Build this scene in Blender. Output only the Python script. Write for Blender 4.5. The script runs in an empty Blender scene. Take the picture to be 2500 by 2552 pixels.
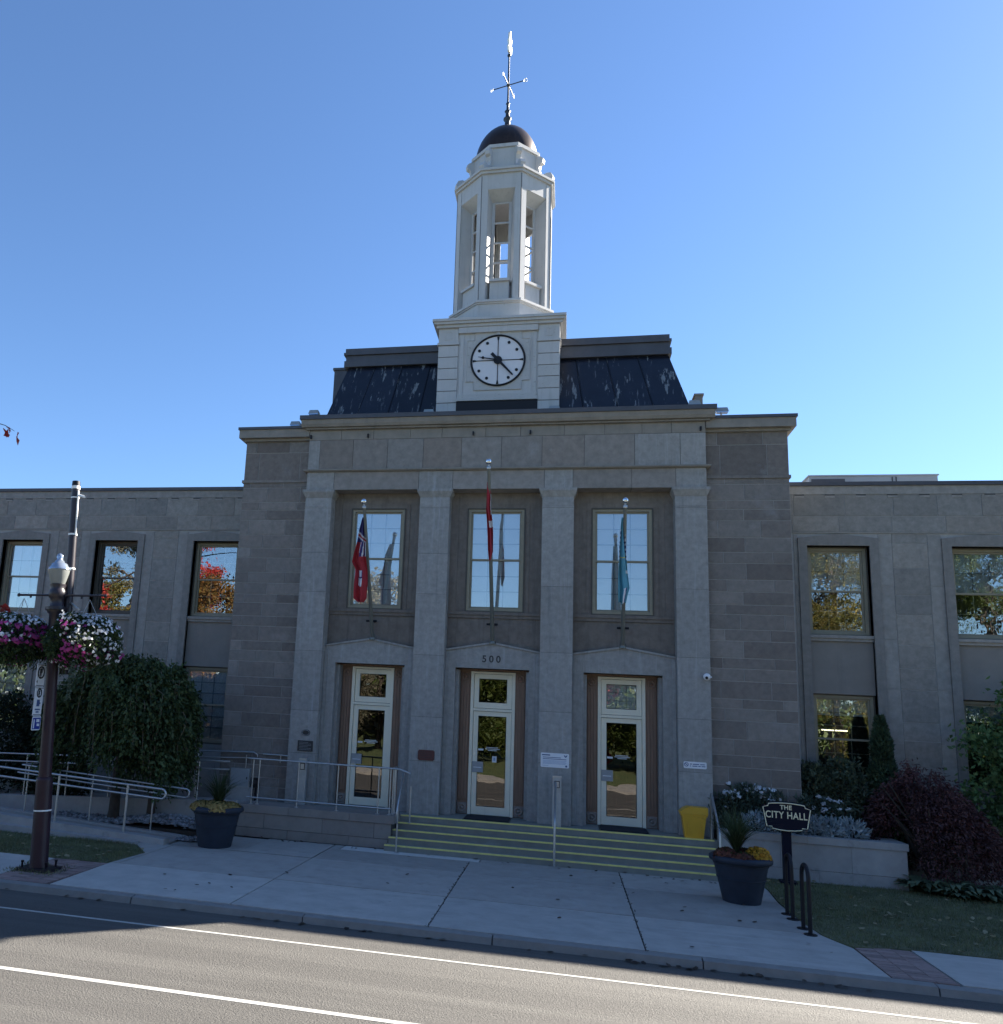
import bpy, math, random
import numpy as np
from mathutils import Vector, Matrix

# ------------------------------------------------------------------ camera, sky, sun, exposure
scene = bpy.context.scene
R_ = math.radians
def setup_view():
    yaw, pitch, roll = -0.22657, 0.18158, 0.05257
    cam = bpy.data.cameras.new('camera'); co = bpy.data.objects.new('camera', cam)
    scene.collection.objects.link(co)
    cy, sy, cp, sp, cr, sr = math.cos(yaw), math.sin(yaw), math.cos(pitch), math.sin(pitch), math.cos(roll), math.sin(roll)
    fwd = Vector((sy * cp, cy * cp, sp)); r0 = Vector((cy, -sy, 0)); u0 = r0.cross(fwd)
    right = cr * r0 + sr * u0; up = -sr * r0 + cr * u0
    m = Matrix((right, up, -fwd)).transposed().to_4x4()
    m.translation = Vector((1.7854, -20.5764, 3.2063))
    co.matrix_world = m
    cam.sensor_fit = 'HORIZONTAL'; cam.sensor_width = 36.0
    cam.lens = 2051.43 / 2500.0 * 36.0
    cam.shift_x = (1250.0 - 946.85) / 2500.0
    cam.shift_y = (1384.21 - 1276.0) / 2500.0
    cam.clip_start = 0.05; cam.clip_end = 3000.0
    scene.camera = co
    sun_dir = Vector((11.3, 9.25, 9.38)).normalized()
    el = math.asin(sun_dir.z); az = math.atan2(sun_dir.x, sun_dir.y)
    w = bpy.data.worlds.new('World'); scene.world = w; w.use_nodes = True
    nt = w.node_tree; nt.nodes.clear()
    sky = nt.nodes.new('ShaderNodeTexSky'); sky.sky_type = 'NISHITA'; sky.sun_disc = False
    sky.sun_elevation = el; sky.sun_rotation = az
    sky.altitude = 200; sky.air_density = 1.0; sky.dust_density = SKY_DUST; sky.ozone_density = SKY_OZONE
    bg = nt.nodes.new('ShaderNodeBackground'); bg.inputs['Strength'].default_value = SKY_STRENGTH
    out = nt.nodes.new('ShaderNodeOutputWorld')
    nt.links.new(sky.outputs[0], bg.inputs[0]); nt.links.new(bg.outputs[0], out.inputs[0])
    ld = bpy.data.lights.new('sun', 'SUN'); ld.energy = SUN_ENERGY; ld.angle = R_(0.53); ld.color = (1.0, 0.93, 0.82)
    lo = bpy.data.objects.new('sun', ld); scene.collection.objects.link(lo)
    lo.rotation_euler = (-sun_dir).to_track_quat('-Z', 'Y').to_euler()
    lo.location = (30, 30, 30)
    vs = scene.view_settings; vs.view_transform = 'Standard'; vs.look = 'None'; vs.exposure = EXPOSURE; vs.gamma = 1.0
    vs.use_curve_mapping = False
SKY_DUST, SKY_OZONE, SKY_STRENGTH, SUN_ENERGY, EXPOSURE = 0.2, 6.8, 0.0550, 5.0, 2.06
setup_view()
rng = np.random.default_rng(7); random.seed(7)
COL = scene.collection

# ------------------------------------------------------------------ materials
MATS = {}
def _new(name):
    m = bpy.data.materials.new(name); m.use_nodes = True
    nt = m.node_tree; nt.nodes.clear()
    out = nt.nodes.new('ShaderNodeOutputMaterial'); bs = nt.nodes.new('ShaderNodeBsdfPrincipled')
    nt.links.new(bs.outputs[0], out.inputs[0]); MATS[name] = m
    return m, nt, bs, out
def _noise(nt, scale, detail=4.0, rough=0.6, stretch=None, coord='pos'):
    g = nt.nodes.new('ShaderNodeNewGeometry')
    mp = nt.nodes.new('ShaderNodeMapping')
    if stretch: mp.inputs['Scale'].default_value = stretch
    nt.links.new(g.outputs['Position'], mp.inputs[0])
    n = nt.nodes.new('ShaderNodeTexNoise'); n.inputs['Scale'].default_value = scale
    n.inputs['Detail'].default_value = detail; n.inputs['Roughness'].default_value = rough
    nt.links.new(mp.outputs[0], n.inputs['Vector'])
    return n.outputs[0]
def _range(nt, v, a, b, c, d, clamp=True):
    r = nt.nodes.new('ShaderNodeMapRange'); r.clamp = clamp
    for i, x in enumerate((a, b, c, d)): r.inputs[i + 1].default_value = x
    nt.links.new(v, r.inputs[0]); return r.outputs[0]
def _mul(nt, a, b, op='MULTIPLY'):
    m = nt.nodes.new('ShaderNodeMath'); m.operation = op
    for i, x in enumerate((a, b)):
        if isinstance(x, (int, float)): m.inputs[i].default_value = x
        else: nt.links.new(x, m.inputs[i])
    return m.outputs[0]
def _mix(nt, fac, a, b, blend='MIX'):
    m = nt.nodes.new('ShaderNodeMix'); m.data_type = 'RGBA'; m.blend_type = blend
    for sock, x in ((m.inputs[0], fac), (m.inputs[6], a), (m.inputs[7], b)):
        if isinstance(x, (int, float)): sock.default_value = x
        elif isinstance(x, (tuple, list)): sock.default_value = (*x[:3], 1)
        else: nt.links.new(x, sock)
    return m.outputs[2]
def _scalecol(nt, col, f):
    v = nt.nodes.new('ShaderNodeVectorMath'); v.operation = 'SCALE'
    if isinstance(col, (tuple, list)): v.inputs[0].default_value = col[:3]
    else: nt.links.new(col, v.inputs[0])
    if isinstance(f, (int, float)): v.inputs['Scale'].default_value = f
    else: nt.links.new(f, v.inputs['Scale'])
    return v.outputs[0]
def _bump(nt, bs, h, strength, dist):
    b = nt.nodes.new('ShaderNodeBump'); b.inputs['Strength'].default_value = strength; b.inputs['Distance'].default_value = dist
    nt.links.new(h, b.inputs['Height']); nt.links.new(b.outputs[0], bs.inputs['Normal'])
def mat(name, col, rough=0.7, metal=0.0, var=0.0, vscale=6.0, orand=0.0, tint=None, patches=(), bump=0.0, bscale=40.0, bdist=0.01, spec=None, stretch=None, coat=0.0, irand=0.0, orand2=None):
    """patches: list of (colour, scale, stretch, lo, hi, strength)"""
    m, nt, bs, out = _new(name)
    c = tuple(col)
    if tint is not None:                       # second colour chosen per object
        oi = nt.nodes.new('ShaderNodeObjectInfo')
        c = _mix(nt, oi.outputs['Random'], c, tint)
    if var:
        c = _scalecol(nt, c, _range(nt, _noise(nt, vscale, 5, .65, stretch), .25, .75, 1 - var, 1 + var))
    if orand:
        oi = nt.nodes.new('ShaderNodeObjectInfo')
        r = _mul(nt, _mul(nt, oi.outputs['Random'], 7.31), 0.0, 'ADD')
        fr = nt.nodes.new('ShaderNodeMath'); fr.operation = 'FRACT'; nt.links.new(r, fr.inputs[0])
        c = _scalecol(nt, c, _range(nt, fr.outputs[0], 0, 1, 1 - orand, 1 + orand))
    if irand:
        g = nt.nodes.new('ShaderNodeNewGeometry')
        c = _scalecol(nt, c, _range(nt, g.outputs['Random Per Island'], 0, 1, 1 - irand, 1 + irand))
    for pc, ps, pst, lo, hi, k in patches:
        f = _mul(nt, _range(nt, _noise(nt, ps, 6, .7, pst), lo, hi, 0, 1), k)
        c = _mix(nt, f, c, pc)
    if isinstance(c, tuple): bs.inputs['Base Color'].default_value = (*c[:3], 1)
    else: nt.links.new(c, bs.inputs['Base Color'])
    bs.inputs['Roughness'].default_value = rough; bs.inputs['Metallic'].default_value = metal
    if spec is not None: bs.inputs['Specular IOR Level'].default_value = spec
    if coat: bs.inputs['Coat Weight'].default_value = coat
    if bump: _bump(nt, bs, _noise(nt, bscale, 5, .65), bump, bdist)
    return m
def leaf_mat(name, a, b, trans=0.35, rough=0.55):
    m, nt, bs, out = _new(name)
    g = nt.nodes.new('ShaderNodeNewGeometry')
    c = _mix(nt, g.outputs['Random Per Island'], a, b)
    c = _scalecol(nt, c, _range(nt, _noise(nt, 1.6, 3), .3, .7, .65, 1.35))
    nt.links.new(c, bs.inputs['Base Color']); bs.inputs['Roughness'].default_value = rough
    bs.inputs['Specular IOR Level'].default_value = 0.3
    t = nt.nodes.new('ShaderNodeBsdfTranslucent'); nt.links.new(c, t.inputs[0])
    mx = nt.nodes.new('ShaderNodeMixShader'); mx.inputs[0].default_value = trans
    nt.links.new(bs.outputs[0], mx.inputs[1]); nt.links.new(t.outputs[0], mx.inputs[2]); nt.links.new(mx.outputs[0], out.inputs[0])
    return m
def glass_mat(name, refl, tint=(1, 1, 1), wob=0.0, wscale=2.0):
    m, nt, bs, out = _new(name); nt.nodes.remove(bs)
    gl = nt.nodes.new('ShaderNodeBsdfGlossy'); gl.inputs['Roughness'].default_value = 0.0
    tr = nt.nodes.new('ShaderNodeBsdfTransparent'); tr.inputs[0].default_value = (*tint, 1)
    fr = nt.nodes.new('ShaderNodeFresnel'); fr.inputs[0].default_value = 1.45
    f = _mul(nt, _mul(nt, fr.outputs[0], 0.9), refl, 'ADD')
    mx = nt.nodes.new('ShaderNodeMixShader'); nt.links.new(f, mx.inputs[0])
    nt.links.new(tr.outputs[0], mx.inputs[1]); nt.links.new(gl.outputs[0], mx.inputs[2]); nt.links.new(mx.outputs[0], out.inputs[0])
    if wob:
        b = nt.nodes.new('ShaderNodeBump'); b.inputs['Strength'].default_value = wob; b.inputs['Distance'].default_value = 0.05
        nt.links.new(_noise(nt, wscale, 2, .5), b.inputs['Height']); nt.links.new(b.outputs[0], gl.inputs['Normal'])
    return m
def emit_mat(name, col, s):
    m, nt, bs, out = _new(name); nt.nodes.remove(bs)
    e = nt.nodes.new('ShaderNodeEmission'); e.inputs[0].default_value = (*col, 1); e.inputs[1].default_value = s
    nt.links.new(e.outputs[0], out.inputs[0]); return m

PALE = (.40, .40, .40)
V = (3.0, 3.0, .22)     # stretch that turns noise into vertical streaks
mat('pilaster_stone', (0.285, 0.278, 0.266), .85, var=.24, vscale=7, orand=.07, patches=[((.38, .39, .40), 2.6, (3, 3, .16), .54, .70, .6), ((.12, .125, .13), 2.0, (3, 3, .14), .57, .75, .6), (PALE, 9, None, .70, .76, .5)], bump=.25, bscale=60)
mat('tower_stone', (0.160, 0.138, 0.124), .9, var=.24, vscale=9, orand=.13, tint=(0.215, 0.195, 0.178), patches=[((.30, .30, .31), 1.3, None, .58, .75, .5), ((.115, .105, .10), 2.0, V, .62, .8, .5)], bump=.3, bscale=50)
mat('wing_stone', (0.218, 0.211, 0.197), .9, var=.26, vscale=9, orand=.12, tint=(0.260, 0.240, 0.215), patches=[((.31, .31, .31), 3.5, None, .60, .78, .5), ((.12, .125, .13), 1.8, V, .60, .8, .5)], bump=.3, bscale=50)
mat('wing_trim', (0.263, 0.252, 0.235), .85, var=.22, vscale=7, orand=.05, patches=[((.14, .14, .145), 2.0, V, .58, .8, .5)], bump=.2, bscale=60)
mat('surround_stone', (.205, .195, .182), .85, var=.22, vscale=7, patches=[((.12, .118, .112), 2.0, V, .54, .76, .6)], bump=.2, bscale=60)
mat('spandrel_stone', (0.215, 0.201, 0.185), .85, var=.10, vscale=2.5, patches=[((.12, .12, .12), 1.5, V, .58, .8, .5)], bump=.2, bscale=60)
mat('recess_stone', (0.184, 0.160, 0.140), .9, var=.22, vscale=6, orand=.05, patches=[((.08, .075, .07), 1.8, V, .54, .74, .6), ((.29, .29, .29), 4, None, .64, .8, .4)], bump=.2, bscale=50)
mat('frieze_stone', (0.215, 0.185, 0.162), .9, var=.24, vscale=5, orand=.10, tint=(0.250, 0.235, 0.220), patches=[((.36, .36, .36), 1.6, (1, 1, .8), .60, .76, .5), ((.14, .13, .12), 2.5, V, .62, .8, .45)], bump=.25, bscale=50)
mat('mortar', (0.330, 0.325, 0.315), .95, var=.15, vscale=8)
mat('dark_joint', (.06, .06, .06), .95, var=.15, vscale=8)
mat('cornice_stone', (0.235, 0.215, 0.188), .85, var=.18, vscale=3, patches=[((.12, .115, .11), 1.8, V, .55, .8, .6)], bump=.2, bscale=50)
mat('flashing', (.07, .07, .08), .5, metal=.2, var=.15, vscale=3)
mat('white_paint', (0.450, 0.450, 0.455), .6, var=.06, vscale=3, patches=[((.22, .20, .17), 16, (1, 1, .45), .655, .70, .8), ((.33, .33, .325), 2.5, V, .52, .72, .6)], bump=.12, bscale=30)
mat('white_worn', (0.420, 0.420, 0.420), .65, var=.08, vscale=3, patches=[((.20, .18, .15), 14, (.5, 1, 1.6), .60, .68, .9), ((.5, .5, .5), 2.5, V, .55, .75, .5)], bump=.15, bscale=30)
mat('groove', (.16, .16, .17), .8)
mat('roof_black', (0.008, 0.010, 0.017), .30, var=.3, vscale=3, orand=.35, patches=[((.20, .215, .22), 2.1, (2.2, 1, .22), .60, .62, .85), ((.13, .14, .15), 3.2, (4, 1, .22), .60, .64, .8)], bump=.2, bscale=20)
mat('roof_fascia', (.075, .075, .085), .5, metal=.3, var=.2, vscale=2)
mat('dome_bronze', (.055, .035, .028), .38, metal=.75, var=.4, vscale=3, patches=[((.10, .06, .045), 2.2, V, .52, .75, .6)])
mat('vane_metal', (.05, .055, .065), .45, metal=.7)
mat('vane_gold', (.78, .76, .68), .35, metal=.2)
mat('clock_white', (.62, .62, .66), .5, var=.05, vscale=4)
mat('black_paint', (.008, .008, .012), .5, spec=.3)
mat('window_tan', (.26, .235, .17), .55, var=.12, vscale=5)
mat('window_dark', (.07, .062, .05), .55, var=.12, vscale=5)
mat('door_cream', (0.780, 0.740, 0.600), .5, var=.05, vscale=3, patches=[((.45, .43, .36), 3, V, .62, .8, .5)])
mat('jamb_wood', (0.215, 0.130, 0.088), .55, var=.28, vscale=5, stretch=(6, 6, .4), patches=[((.07, .045, .035), 4, V, .55, .75, .6)])
mat('blind_white', (0.800, 0.820, 0.840), .8, var=.04, vscale=2)
mat('room_dark', (.028, .026, .025), .9, var=.3, vscale=2)  # near-black colour stands in for the shade of unlit rooms
mat('muntin', (.50, .46, .36), .6)
mat('muntin_pale', (0.300, 0.340, 0.390), .6)
glass_mat('pane_glass', .20, (.93, .96, .97), .035, 1.3)
glass_mat('pane_wavy', .30, (.9, .95, .95), .07, 2.6)
glass_mat('door_glass', .085, (.40, .36, .32), .06, 1.2)
mat('asphalt', (0.086, 0.081, 0.074), .70, spec=.5, var=.34, vscale=55, patches=[((.135, .128, .116), 1.0, (.05, 1.5, 1), .46, .66, .8), ((.066, .062, .056), 1.3, (.25, .6, 1), .58, .74, .45), ((.06, .056, .05), 24, None, .60, .68, .7), ((.40, .38, .34), 38, None, .66, .71, .8)], bump=.9, bscale=45, bdist=.03)
mat('road_paint', (0.440, 0.430, 0.400), .7, var=.08, vscale=60, patches=[((.20, .19, .175), 30, None, .58, .68, .7), ((.22, .21, .195), 3, (.5, 6, 1), .56, .70, .6)])
mat('concrete', (0.351, 0.323, 0.292), .9, var=.14, vscale=2.2, orand=.13, patches=[((.36, .365, .37), 1.3, (1, .3, 1), .55, .72, .5), ((.20, .19, .18), 2.3, None, .54, .75, .6), ((.42, .40, .38), 5, (.15, 4, 1), .62, .70, .4), ((.10, .10, .10), 26, None, .73, .76, .6)], bump=.25, bscale=90)
mat('concrete_light', (0.420, 0.393, 0.359), .9, var=.16, vscale=2.2, orand=.10, patches=[((.50, .47, .44), 2.6, (.12, 3, 1), .54, .68, .6), ((.26, .25, .235), 2.3, None, .56, .76, .5), ((.12, .12, .12), 26, None, .73, .76, .6)], bump=.25, bscale=90)
mat('concrete_new', (0.580, 0.560, 0.530), .9, var=.06, vscale=3, bump=.2, bscale=90)
mat('curb_concrete', (0.220, 0.212, 0.200), .9, var=.15, vscale=4, patches=[((.17, .17, .17), 6, (.6, 2, 2), .58, .72, .6)], bump=.3, bscale=70)
mat('wall_concrete', (0.341, 0.326, 0.316), .9, var=.14, vscale=3, orand=.06, patches=[((.14, .14, .145), 2.4, None, .56, .72, .6), ((.36, .36, .36), 2, V, .62, .8, .5)], bump=.25, bscale=70)
mat('landing_stone', (0.254, 0.223, 0.200), .9, var=.16, vscale=3, orand=.08, patches=[((.10, .10, .10), 3, None, .58, .75, .5)], bump=.25, bscale=60)
mat('step_stone', (0.209, 0.211, 0.190), .9, var=.16, vscale=3, orand=.08, patches=[((.26, .27, .27), 3, None, .60, .75, .4)], bump=.25, bscale=60)
mat('nosing_yellow', (0.740, 0.660, 0.220), .7, var=.12, vscale=8, patches=[((.33, .34, .28), 9, (.4, 1, 1), .55, .7, .6)])
mat('paver', (0.277, 0.192, 0.171), .9, var=.18, vscale=20, orand=.22, bump=.3, bscale=80)
mat('soil', (.045, .035, .028), .95, var=.4, vscale=12, bump=.6, bscale=30, bdist=.03)
mat('lawn_ground', (0.135, 0.140, 0.080), .95, var=.4, vscale=5, patches=[((.085, .08, .035), 3, None, .55, .75, .6)], bump=.6, bscale=60, bdist=.03)
mat('park_grass', (.075, .10, .03), .95, var=.35, vscale=1.5, patches=[((.16, .13, .05), .5, None, .5, .7, .6)], bump=.5, bscale=30, bdist=.03)
mat('ground_far', (.10, .11, .06), .95, var=.3, vscale=.05)
mat('gravel', (0.196, 0.198, 0.208), .9, irand=.55)
mat('steel', (.46, .47, .48), .38, metal=.85, var=.1, vscale=12)
mat('steel_dull', (.40, .41, .41), .5, metal=.5, var=.12, vscale=8)
mat('lamp_maroon', (0.030, 0.013, 0.020), .42, var=.25, vscale=4, spec=.35)
mat('lamp_dark', (.022, .016, .022), .4, var=.2, vscale=4)
mat('lamp_white', (0.850, 0.840, 0.800), .5)  # white raised to suggest sunlight on the upper banner arm
mat('lantern_glass', (0.220, 0.230, 0.220), .3, var=.1, vscale=9)
mat('lantern_top', (.36, .42, .50), .10, metal=.6)
mat('pot_navy', (0.022, 0.030, 0.047), .6, spec=.3, var=.22, vscale=4, bump=.1, bscale=50)
mat('bin_yellow', (0.640, 0.350, 0.030), .45, var=.05, vscale=4)
mat('plaque_dark', (.018, .020, .026), .5, var=.2, vscale=20)
mat('plaque_red', (.085, .022, .020), .5, var=.2, vscale=20)
mat('sign_white', (.70, .72, .76), .5, var=.03, vscale=10)
mat('sign_print', (.05, .09, .22), .6)
mat('sign_print_soft', (.26, .35, .52), .6)
mat('sign_black', (.01, .01, .012), .5)
mat('sign_blue', (.015, .035, .26), .5)
mat('sign_navy', (.003, .005, .018), .5, spec=.2)
mat('sign_gold', (0.850, 0.750, 0.500), .5, var=.1, vscale=20)
mat('mat_black', (.012, .014, .022), .95, var=.3, vscale=30)
mat('plate_grey', (.30, .32, .34), .5, var=.05, vscale=8)
mat('camera_white', (.75, .76, .78), .35)
mat('hvac_metal', (.30, .32, .34), .5, metal=.3, var=.08, vscale=2)
mat('flood_housing', (.30, .32, .32), .4, metal=.4, var=.1, vscale=10)
mat('flood_lens', (.35, .45, .6), .08, metal=.6)
mat('pole_alu', (.17, .18, .165), .45, metal=.5, var=.1, vscale=6)
mat('ball_silver', (.80, .80, .80), .08, metal=1.0)
mat('flag_red', (.30, .012, .020), .75, var=.12, vscale=4)
mat('flag_white', (.62, .62, .64), .75, var=.05, vscale=4)
mat('flag_blue', (.025, .022, .12), .75, var=.1, vscale=4)
mat('flag_teal', (0.085, 0.280, 0.360), .75, var=.1, vscale=4)
mat('flag_yellow', (.6, .5, .15), .75)
mat('bark', (.060, .045, .035), .95, var=.35, vscale=10, bump=.6, bscale=20, bdist=.03)
mat('bark_pale', (.16, .13, .09), .95, var=.3, vscale=10)
leaf_mat('leaf_weeping', (0.028, 0.050, 0.019), (0.092, 0.128, 0.048), .25)
leaf_mat('leaf_hedge', (0.012, 0.022, 0.012), (0.035, 0.050, 0.025), .2)
leaf_mat('leaf_cedar', (0.030, 0.060, 0.035), (0.075, 0.115, 0.060), .2)
leaf_mat('leaf_yew', (0.045, 0.065, 0.040), (0.100, 0.125, 0.075), .2)
leaf_mat('leaf_burgundy', (0.075, 0.034, 0.038), (0.155, 0.075, 0.074), .3)
leaf_mat('leaf_green', (0.060, 0.125, 0.045), (0.140, 0.220, 0.085), .35)
leaf_mat('leaf_hosta', (.075, .11, .065), (.19, .23, .14), .3)
leaf_mat('leaf_silver', (0.300, 0.360, 0.380), (0.520, 0.580, 0.600), .2)
leaf_mat('leaf_basket', (.022, .040, .014), (.055, .085, .030), .3)
leaf_mat('leaf_white_plant', (0.055, 0.080, 0.060), (0.125, 0.160, 0.115), .3)
leaf_mat('spike_leaf', (.030, .050, .022), (.075, .10, .045), .3)
leaf_mat('grass_blade', (0.110, 0.130, 0.055), (0.240, 0.240, 0.130), .35)
leaf_mat('leaf_gold', (0.170, 0.120, 0.025), (0.110, 0.115, 0.030), .4)
leaf_mat('leaf_park', (0.050, 0.085, 0.018), (0.120, 0.140, 0.035), .4)
leaf_mat('leaf_orange', (0.200, 0.080, 0.020), (0.150, 0.110, 0.030), .4)
leaf_mat('leaf_red', (0.500, 0.030, 0.025), (0.340, 0.060, 0.040), .45)
leaf_mat('leaf_pale', (0.170, 0.165, 0.110), (0.240, 0.210, 0.150), .4)
leaf_mat('fallen', (.24, .20, .10), (.36, .32, .20), .2)
leaf_mat('fallen_dark', (.035, .025, .02), (.07, .05, .035), .1)
leaf_mat('petal_white', (.60, .61, .64), (.75, .76, .78), .3)
leaf_mat('petal_purple', (0.300, 0.030, 0.190), (0.460, 0.080, 0.300), .3)
leaf_mat('petal_gold', (.27, .19, .06), (.40, .28, .10), .3)
leaf_mat('petal_orange', (.50, .22, .015), (.62, .34, .03), .3)
leaf_mat('petal_rust', (.075, .022, .018), (.17, .06, .035), .3)
emit_mat('tube_light', (1.0, .86, .55), 1.6)

# ------------------------------------------------------------------ mesh helpers
class MB:
    def __init__(s): s.v = []; s.f = []; s.mi = []; s.sm = []
    def _add(s, vs, fs, m=0, smooth=False):
        o = len(s.v); s.v.extend([tuple(map(float, p)) for p in vs])
        for f in fs: s.f.append(tuple(i + o for i in f)); s.mi.append(m); s.sm.append(smooth)
        return s
    def box(s, x0, x1, y0, y1, z0, z1, m=0):
        return s._add([(x0, y0, z0), (x1, y0, z0), (x1, y1, z0), (x0, y1, z0), (x0, y0, z1), (x1, y0, z1), (x1, y1, z1), (x0, y1, z1)],
                      [(0, 3, 2, 1), (4, 5, 6, 7), (0, 1, 5, 4), (1, 2, 6, 5), (2, 3, 7, 6), (3, 0, 4, 7)], m)
    def loft(s, lo, hi, m=0, smooth=False, caps=True):
        n = len(lo); fs = [(i, (i + 1) % n, n + (i + 1) % n, n + i) for i in range(n)]
        if caps: fs += [tuple(range(n - 1, -1, -1)), tuple(range(n, 2 * n))]
        return s._add(list(lo) + list(hi), fs, m, smooth)
    def prism_xz(s, pts, y0, y1, m=0):      # outline given counter-clockwise seen from -Y
        return s.loft([(x, y1, z) for x, z in pts], [(x, y0, z) for x, z in pts], m) if False else s.loft([(x, y0, z) for x, z in pts][::-1], [(x, y1, z) for x, z in pts][::-1], m)
    def prism_xy(s, pts, z0, z1, m=0): return s.loft([(x, y, z0) for x, y in pts], [(x, y, z1) for x, y in pts], m)
    def prism_yz(s, pts, x0, x1, m=0): return s.loft([(x0, y, z) for y, z in pts], [(x1, y, z) for y, z in pts], m)
    def tube(s, pts, r, n=8, m=0, smooth=True, closed=False):
        pts = [Vector(p) for p in pts]; k = len(pts)
        rs = r if isinstance(r, (list, tuple)) else [r] * k
        vs = []; prev = None
        for i, p in enumerate(pts):
            if closed: d = pts[(i + 1) % k] - pts[i - 1]
            else: d = pts[min(i + 1, k - 1)] - pts[max(i - 1, 0)]
            d.normalize()
            if prev is None:
                a = Vector((0, 0, 1)) if abs(d.z) < .9 else Vector((1, 0, 0))
                u = d.cross(a).normalized()
            else:
                u = prev - d * prev.dot(d); u.normalize()
            w = d.cross(u); prev = u
            for j in range(n):
                t = 2 * math.pi * j / n
                vs.append(p + (u * math.cos(t) + w * math.sin(t)) * rs[i])
        fs = []
        for i in range(k if closed else k - 1):
            a = i * n; b = ((i + 1) % k) * n
            for j in range(n): fs.append((a + j, a + (j + 1) % n, b + (j + 1) % n, b + j))
        s._add(vs, fs, m, smooth)
        if not closed: s._add(vs[:n], [tuple(range(n - 1, -1, -1))], m); s._add(vs[-n:], [tuple(range(n))], m)
        return s
    def lathe(s, prof, c=(0, 0), n=24, m=0, smooth=True, sx=1.0, sy=1.0):
        vs = []
        for r, z in prof:
            for j in range(n):
                t = 2 * math.pi * j / n; vs.append((c[0] + r * sx * math.cos(t), c[1] + r * sy * math.sin(t), z))
        fs = []
        for i in range(len(prof) - 1):
            for j in range(n): fs.append((i * n + j, i * n + (j + 1) % n, (i + 1) * n + (j + 1) % n, (i + 1) * n + j))
        k = (len(prof) - 1) * n
        s._add(vs, fs, m, smooth); s._add(vs[:n], [tuple(range(n - 1, -1, -1))], m); s._add(vs[k:], [tuple(range(n))], m)
        return s
    def ball(s, c, r, n=12, k=8, m=0, sz=1.0):
        prof = [(r * math.sin(math.pi * (i + .02) / (k + .04)), c[2] - r * sz * math.cos(math.pi * (i + .02) / (k + .04))) for i in range(k + 1)]
        return s.lathe(prof, c[:2], n, m)
    def build(s, name, mats, parent=None, **kw):
        me = bpy.data.meshes.new(name)
        off = origin(parent) if parent is not None else Vector(kw.pop('at', (0, 0, 0)))
        me.from_pydata([(a - off.x, b - off.y, c - off.z) for a, b, c in s.v], [], s.f)
        for q in (mats if isinstance(mats, (list, tuple)) else [mats]): me.materials.append(MATS[q])
        me.polygons.foreach_set('material_index', s.mi); me.polygons.foreach_set('use_smooth', s.sm)
        me.update()
        return link(name, me, parent, off, **kw)
ORG = {}
def origin(o): return ORG.get(o.name, Vector((0, 0, 0)))
def link(name, me, parent=None, off=None, **kw):
    o = bpy.data.objects.new(name, me); COL.objects.link(o)
    if parent is not None: o.parent = parent; ORG[o.name] = origin(parent)
    else:
        o.location = off if off is not None else (0, 0, 0); ORG[o.name] = Vector(o.location)
    for k_, v_ in kw.items(): o[k_] = v_
    return o
def thing(name, label, cat, loc=(0, 0, 0), group=None):
    o = bpy.data.objects.new(name, None); COL.objects.link(o); o.location = loc; o.empty_display_size = .2
    ORG[o.name] = Vector(loc); o['label'] = label; o['category'] = cat
    if group: o['group'] = group
    return o
UNIT = {}
def cube_mesh(matname):
    if matname not in UNIT:
        me = bpy.data.meshes.new('block_' + matname); b = MB().box(-.5, .5, -.5, .5, -.5, .5)
        me.from_pydata(b.v, [], b.f); me.materials.append(MATS[matname]); me.update(); UNIT[matname] = me
    return UNIT[matname]
def block(name, m, x0, x1, y0, y1, z0, z1, parent, rot=0):
    """a plain piece that shares one mesh with its likes"""
    o = bpy.data.objects.new(name, cube_mesh(m)); COL.objects.link(o); o.parent = parent
    o.location = Vector(((x0 + x1) / 2, (y0 + y1) / 2, (z0 + z1) / 2)) - origin(parent)
    o.scale = (abs(x1 - x0), abs(y1 - y0), abs(z1 - z0)); o.rotation_euler[2] = rot
    ORG[o.name] = Vector(((x0 + x1) / 2, (y0 + y1) / 2, (z0 + z1) / 2))
    return o
def quads_mesh(name, Q, m, parent=None, mi=None, **kw):
    """Q: (N,k,3) array of separate faces"""
    Q = np.asarray(Q, np.float32); n, k, _ = Q.shape
    off = origin(parent) if parent is not None else Vector(kw.pop('at', (0, 0, 0)))
    me = bpy.data.meshes.new(name); me.vertices.add(n * k)
    me.vertices.foreach_set('co', (Q.reshape(-1, 3) - np.array(off, np.float32)).ravel())
    me.loops.add(n * k); me.loops.foreach_set('vertex_index', np.arange(n * k, dtype=np.int32))
    me.polygons.add(n); me.polygons.foreach_set('loop_start', np.arange(0, n * k, k, dtype=np.int32))
    me.polygons.foreach_set('loop_total', np.full(n, k, np.int32))
    for q in (m if isinstance(m, (list, tuple)) else [m]): me.materials.append(MATS[q])
    if mi is not None: me.polygons.foreach_set('material_index', np.asarray(mi, np.int32))
    me.update(); me.validate()
    return link(name, me, parent, off, **kw)
def unit(v): return v / np.maximum(np.linalg.norm(v, axis=-1, keepdims=True), 1e-9)
def leaves(P, length, width, direction=None, spread=1.0, bend=.25, seed=0):
    """leaf-shaped quads (base, side, tip, side) at the points P"""
    g = np.random.default_rng(seed + 11); n = len(P)
    d = g.normal(size=(n, 3)) * spread
    if direction is not None: d = d + np.asarray(direction)
    d = unit(d); a = unit(np.cross(d, g.normal(size=(n, 3)))); nn = np.cross(d, a)
    L = length * g.uniform(.65, 1.3, (n, 1)); W = width * g.uniform(.7, 1.25, (n, 1))
    mid = P + d * L * .5 + nn * L * bend * .5
    return np.stack([P, mid + a * W * .5, P + d * L, mid - a * W * .5], 1)
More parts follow.
